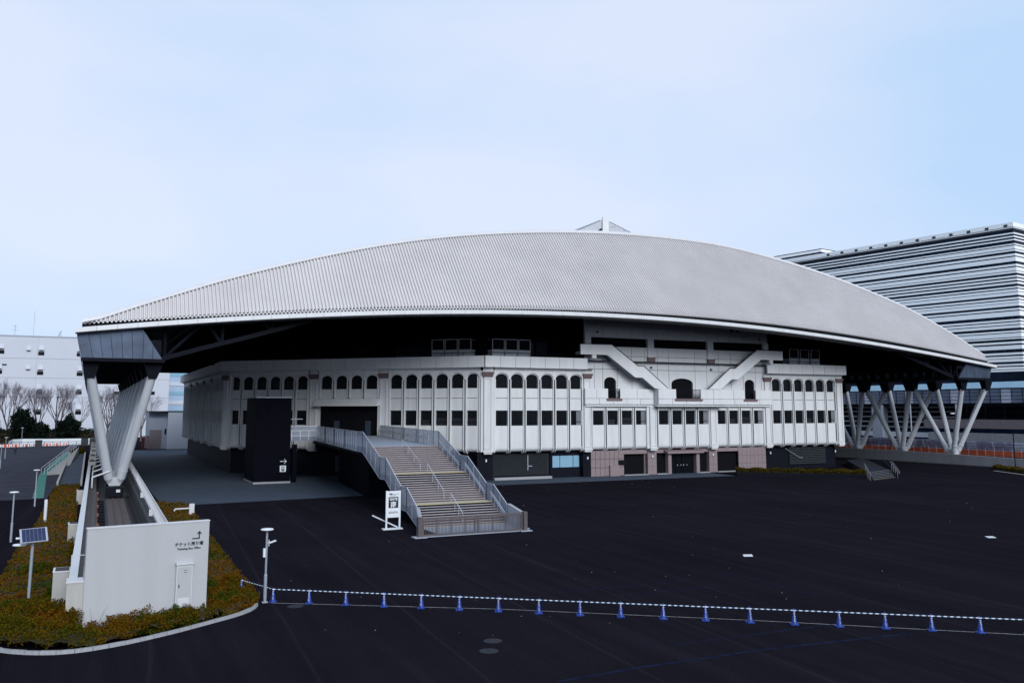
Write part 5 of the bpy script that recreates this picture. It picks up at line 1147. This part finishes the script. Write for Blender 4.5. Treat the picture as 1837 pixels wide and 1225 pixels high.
# ================================================================== VEGETATION
def in_poly(x, y, poly):
    c = np.zeros(x.shape, bool); n = len(poly)
    for i in range(n):
        x0, y0 = poly[i]; x1, y1 = poly[(i+1) % n]
        k = ((y0 > y) != (y1 > y)) & (x < (x1-x0)*(y-y0)/(y1-y0+1e-12)+x0); c ^= k
    return c
def leaves_obj(name, P, size, mt, parent=None, up=.35, aspect=.55):
    """P: n x 3 leaf centres; one small bent leaf (two triangles) at each"""
    n = len(P); d = rng.normal(size=(n, 3)); d[:, 2] = np.abs(d[:, 2])*.8+up; d /= np.linalg.norm(d, axis=1)[:, None]
    r = rng.normal(size=(n, 3)); s = np.cross(d, r); s /= np.linalg.norm(s, axis=1)[:, None]+1e-9; t = np.cross(s, d)
    sz = (np.asarray(size)*rng.uniform(.6, 1.35, n))[:, None]
    V = np.empty((n, 4, 3)); V[:, 0] = P-s*sz*.5; V[:, 1] = P-t*sz*.5*aspect+d*sz*.08; V[:, 2] = P+s*sz*.5+d*sz*.12; V[:, 3] = P+t*sz*.5*aspect+d*sz*.08
    me = bpy.data.meshes.new(name); me.vertices.add(n*4); me.vertices.foreach_set('co', V.reshape(-1)); me.loops.add(n*4); me.loops.foreach_set('vertex_index', np.arange(n*4, dtype=np.int32)); me.polygons.add(n); me.polygons.foreach_set('loop_start', np.arange(0, n*4, 4, dtype=np.int32)); me.polygons.foreach_set('loop_total', np.full(n, 4, np.int32)); me.update(calc_edges=True); me.validate(); me.materials.append(M[mt])
    return link(name, me, parent)
kin = [(p.x, p.y) for p in resample([(k[0], k[1]+.16) for k in KERB], .8)]
BED = kin+[(8.45, 47.6), (8.62, 55.8), (8.95, 72.9), (9.9, 97.5), (7.2, 101.0), (5.5, 104), (5.3, 60), (5.3, 45.3), (-.4, 45.4), (-.4, 128), (-3.2, 128), (-3.45, 87), (-3.9, 72), (-4.0, 57), (-5.2, 50)]
def nz2(x, y, f, ph): return np.sin(x*f+ph)*np.cos(y*f*1.13+ph*1.7)+.6*np.sin(x*f*2.3-y*f*1.9+ph*2.1)
def bed_h(x, y):
    near = np.clip((53-y)/6, 0, 1)
    h = .26+.10*nz2(x, y, 2.9, .4)+.09*nz2(x, y, 4.7, 1.3)+near*(.14+.14*nz2(x, y, 2.2, 1.0))
    h += np.where((x < .3) & (y < 50), .34*np.clip((50-y)/3, 0, 1)*np.clip((.4-x)/.8, 0, 1), 0)
    h += np.where((x > 1.2) & (x < 5.4) & (y < 44.8), .26, 0)
    # low over the kerb
    dk_ = np.full(x.shape, 9.)
    for a in kin[::2]: dk_ = np.minimum(dk_, np.hypot(x-a[0], y-a[1]))
    return np.maximum(.12, h*np.clip(.45+dk_*.9, 0, 1))
soil = MB(); gx, gy = np.meshgrid(np.arange(-5.5, 10.4, .35), np.concatenate([np.arange(41, 60, .35), np.arange(60, 129, 1.0)]))
ins = in_poly(gx, gy, BED); hh = np.where(ins, bed_h(gx, gy)*.6, -.02); nr, nc = gx.shape
soil.v = [(float(a), float(b), float(c)) for a, b, c in zip(gx.ravel(), gy.ravel(), hh.ravel())]
for i in range(nr-1):
    for j in range(nc-1):
        if ins[i, j] or ins[i+1, j+1] or ins[i+1, j] or ins[i, j+1]:
            k = i*nc+j
            if ins[i, j] and ins[i+1, j+1] and ins[i+1, j] and ins[i, j+1]: soil.f.append((k, k+1, k+nc+1, k+nc))
mat('soil', (.022, .018, .008), .95, var=.4, scale=3, coords='World')
tag(soil.build('bed_soil', 'soil'), None, None, None, 'structure')
def scatter(n, x0, x1, y0, y1):
    x = rng.uniform(x0, x1, n); y = rng.uniform(y0, y1, n); k = in_poly(x, y, BED); x, y = x[k], y[k]
    k = rng.random(len(x)) < np.clip(.62+.45*nz2(x, y, 4.7, 1.3)+.2*nz2(x, y, 11., .3), .10, 1); x, y = x[k], y[k]
    h = bed_h(x, y); z = h*(1-rng.random(len(x))**2*.55)+rng.normal(0, .03, len(x)); return np.stack([x, y, np.maximum(z, .03)], 1)
P = np.concatenate([scatter(240000, -5.5, 9, 40.5, 53), scatter(80000, -5.5, 9.3, 53, 70), scatter(75000, -4.2, 10, 70, 129)])
S = np.where(P[:, 1] < 53, .085, np.where(P[:, 1] < 70, .11, .17))
o = leaves_obj('ground_cover', P, S, 'cover_leaf'); tag(o, 'brown and green azalea ground cover filling the left bed', 'ground cover', None, 'stuff')
# taller shrubs that stand out of the ground cover
for i, (x, y, r, h, mt, lb) in enumerate(((4.3, 44.0, .8, .75, 'shrub_leaf', 'green shrub under the utility cabinet'), (2.9, 43.2, .75, .72, 'shrub_leaf', 'green shrub in front of the middle of the ticket wall'), (1.7, 42.9, .55, .62, 'cover_leaf', 'reddish shrub at the foot of the ticket wall, left of centre'), (-.35, 43.9, .62, 1.15, 'cover_leaf', 'brown shrub at the left corner of the ticket wall'), (-1.7, 46.2, .95, 1.2, 'cover_leaf', 'tall brown shrub below the nearest vent box'), (6.7, 47.2, .9, .62, 'shrub_leaf', 'green shrub right of the ticket wall'), (-2.6, 44.6, .9, .75, 'cover_leaf', 'brown shrub at the left front of the bed'), (5.9, 50.5, .9, .7, 'shrub_leaf', 'green shrub behind the right end of the ticket wall'), (-3.2, 48.6, .9, .85, 'shrub_leaf', 'green shrub at the left edge of the bed, near the solar lamp'), (-.9, 52.6, .6, .75, 'shrub_leaf', 'green shrub tucked behind the nearest vent box'), (7.6, 52.0, .7, .6, 'cover_leaf', 'brown shrub on the right bed edge, behind the lamp post'), (-2.2, 60.5, 1.0, .75, 'shrub_leaf', 'dark green shrub mid way along the left bed'), (7.0, 62.0, .9, .65, 'cover_leaf', 'brown shrub half way along the right bed strip'))):
    t = thing('azalea_shrub', (x, y, 0), lb, 'shrub', 'azalea shrubs in the left bed'); n = 7000
    d = rng.normal(size=(n, 3)); d /= np.linalg.norm(d, axis=1)[:, None]; d[:, 2] = np.abs(d[:, 2]); rad = rng.random(n)**.35; lump = 1+.22*np.sin(d[:, 0]*6+i)*np.cos(d[:, 1]*7+2*i)+.12*np.sin(d[:, 2]*11+d[:, 0]*9)
    leaves_obj('foliage', np.stack([x+d[:, 0]*r*rad*lump, y+d[:, 1]*r*.8*rad*lump, .08+d[:, 2]*h*rad*lump], 1), .085, mt, t, up=.5)
    m = MB()
    for k in range(9): a = k*.7; m.tube((x, y, 0), (x+math.cos(a)*r*.7, y+math.sin(a)*r*.6, h*.8), .015, 5, .005)
    m.build('stems', 'bark', t)
# thin bare twigs against the wall
m = MB()
for a, b_ in (((.75, 43.9, .2), (.55, 43.85, 1.15)), ((.85, 43.9, .2), (1.12, 43.85, 1.0)), ((.82, 43.9, .3), (1.25, 43.8, 1.2))): m.tube(a, b_, .008, 5, .003)
tag(m.build('bare_twigs', 'twig'), 'few thin bare twigs against the lower left of the ticket wall', 'twigs')
# hedges by the arena and the right wall
def hedge(name, line, depth, h, n, lb, size=.2):
    c = line[len(line)//2]; t = thing('hedge', (*c, 0), lb, 'hedge', 'clipped hedges'); Ps = []
    L = [np.array(p) for p in line]; seg = [np.linalg.norm(b-a) for a, b in zip(L, L[1:])]; tot = sum(seg)
    for (a, b), s in zip(zip(L, L[1:]), seg):
        k = int(n*s/tot); u = rng.random(k)[:, None]; w = rng.random(k)[:, None]; p = a+(b-a)*u+np.array(depth)*w; hz_ = h*(.85+.15*np.sin(p[:, 0]*1.3)*np.cos(p[:, 1]*1.7)); z = hz_*(1-rng.random(k)**2.2)
        Ps.append(np.column_stack([p, z]))
        m = MB(); q = np.array(depth); m.hexa([(*(a+q*.12), 0), (*(b+q*.12), 0), (*(b+q*.9), 0), (*(a+q*.9), 0)], [(*(a+q*.15), h*.75), (*(b+q*.15), h*.75), (*(b+q*.85), h*.75), (*(a+q*.85), h*.75)]); m.build('hedge_core', 'soil', t)
    leaves_obj('foliage', np.concatenate(Ps), size, 'hedge_leaf', t, up=.4)
hedge('hedge', [(HB[0][0]+.3, HB[0][1]+.4), (HB[1][0]+.3, HB[1][1]+.4), (HB[2][0]+.2, HB[2][1]+.4)], (1.6, 2.6), 1.15, 16000, 'long low clipped hedge at the right foot of the arena', .2)
hedge('hedge', [(134.38, 98.76), (128.95, 88.83)], (3.5, 1.5), .75, 4000, 'short low hedge at the foot of the right boundary wall', .18)
MB_k = ground_line([(130.97, 95.98), (126.08, 86.44)], .4, .1); MB_k.build('bed_kerb', 'kerb', ground)
hedge('hedge', [(-3.2, 205), (-.3, 205)], (0, 14), 1.6, 4000, 'rounded hedge mound at the top of the ramp', .3)
hedge('hedge', [(-40, 302), (5, 302)], (0, 4), 4.2, 9000, 'dark clipped hedge in front of the white warehouse', .6)
col_ = [o for o in bpy.data.objects if o.get('label') == 'dark clipped hedge in front of the white warehouse'][0]
for c in col_.children:
    if c.name.startswith('foliage'): c.data.materials[0] = M['dark_leaf']
# bare zelkova-like trees and dark evergreens before the warehouse
def bare_tree(x, y, h, spread, seed, lb):
    r = random.Random(seed); t = thing('bare_tree', (x, y, 0), lb, 'tree', 'bare winter trees before the warehouse'); tr = MB(); tw = MB()
    def grow(p, d, L, rad, dep):
        q = p+d*L; (tr if dep > 3 else tw).tube(p, q, rad, 6 if dep > 3 else 4, rad*.68, cap=False)
        if dep == 0: return
        for k in range(r.choice((2, 3)) if dep > 1 else 3):
            dd = (d+Vector((r.uniform(-1, 1), r.uniform(-1, 1), r.uniform(-.25, .55)))*spread).normalized()
            if dd.z < .1: dd.z = .25; dd.normalize()
            grow(q-d*L*.12*k, dd, L*r.uniform(.66, .86), rad*.62, dep-1)
    n0 = 4
    base = Vector((x, y, 0)); top = base+Vector((0, 0, h*.22)); tr.tube(base, top, h*.020, 8, h*.016)
    for k in range(n0+1):
        a = 2*math.pi*k/(n0+1)+r.random(); grow(top, Vector((math.cos(a)*.36, math.sin(a)*.36, 1)).normalized(), h*.21, h*.010, 6)
    tr.build('trunk', 'bark', t); tw.build('crown', 'twig', t)
for i, (px, y, h, sp, lb) in enumerate((((-27.5, 306), 0, 17, .36, 'bare tree at the left frame edge before the warehouse'), ((-21.6, 306), 0, 19.5, .36, 'wide bare tree, leftmost full one before the warehouse'), ((-13.6, 304), 0, 17.5, .34, 'upright bare tree in the middle before the warehouse'), ((-8.2, 305), 0, 18.5, .36, 'bare tree left of the white roof leg'), ((-2.5, 300), 0, 14.5, .42, 'small bare tree just behind the left roof leg'), ((5.6, 296), 0, 17.5, .44, 'dense bare tree seen between the left roof legs'), ((15.2, 300), 0, 15.5, .42, 'bare tree by the low service building'))):
    bare_tree(px[0], px[1], h, sp, 11+i, lb)
def evergreen(x, y, r, h, lb, n=5000):
    t = thing('evergreen_tree', (x, y, 0), lb, 'tree', 'dark evergreens before the warehouse'); d = rng.normal(size=(n, 3)); d /= np.linalg.norm(d, axis=1)[:, None]; ph = rng.random(3)*6
    lump = 1+.28*np.sin(d[:, 0]*5+ph[0])*np.sin(d[:, 2]*6+ph[1])+.18*np.sin(d[:, 1]*9+ph[2]); rad = rng.random(n)**.3*lump
    leaves_obj('crown', np.stack([x+d[:, 0]*r*rad, y+d[:, 1]*r*rad, h*.55+d[:, 2]*h*.45*rad], 1), .75, 'dark_leaf', t)
    m = MB(); m.tube((x, y, 0), (x, y, h*.6), .3, 8, .12)
    for k in range(5): a = k*1.3; m.tube((x, y, h*.35), (x+math.cos(a)*r*.6, y+math.sin(a)*r*.6, h*.65), .1, 5, .04)
    m.build('trunk', 'bark', t)
for x, y, r, h, lb in ((-28, 300, 4.6, 8.0, 'big dark evergreen clump at the left frame edge'), (-24.5, 262, 3.0, 6.2, 'dark evergreen beside the left road end'), (-17.2, 296, 3.0, 10.0, 'tapering dark evergreen between two bare trees'), (-12.6, 296, 2.2, 5.6, 'small round dark evergreen in the middle'), (-5.0, 296, 3.0, 7.4, 'round dark evergreen left of the white leg')): evergreen(x, y, r, h, lb)
for o in bpy.data.objects:
    if '_w' in o.keys(): del o['_w']
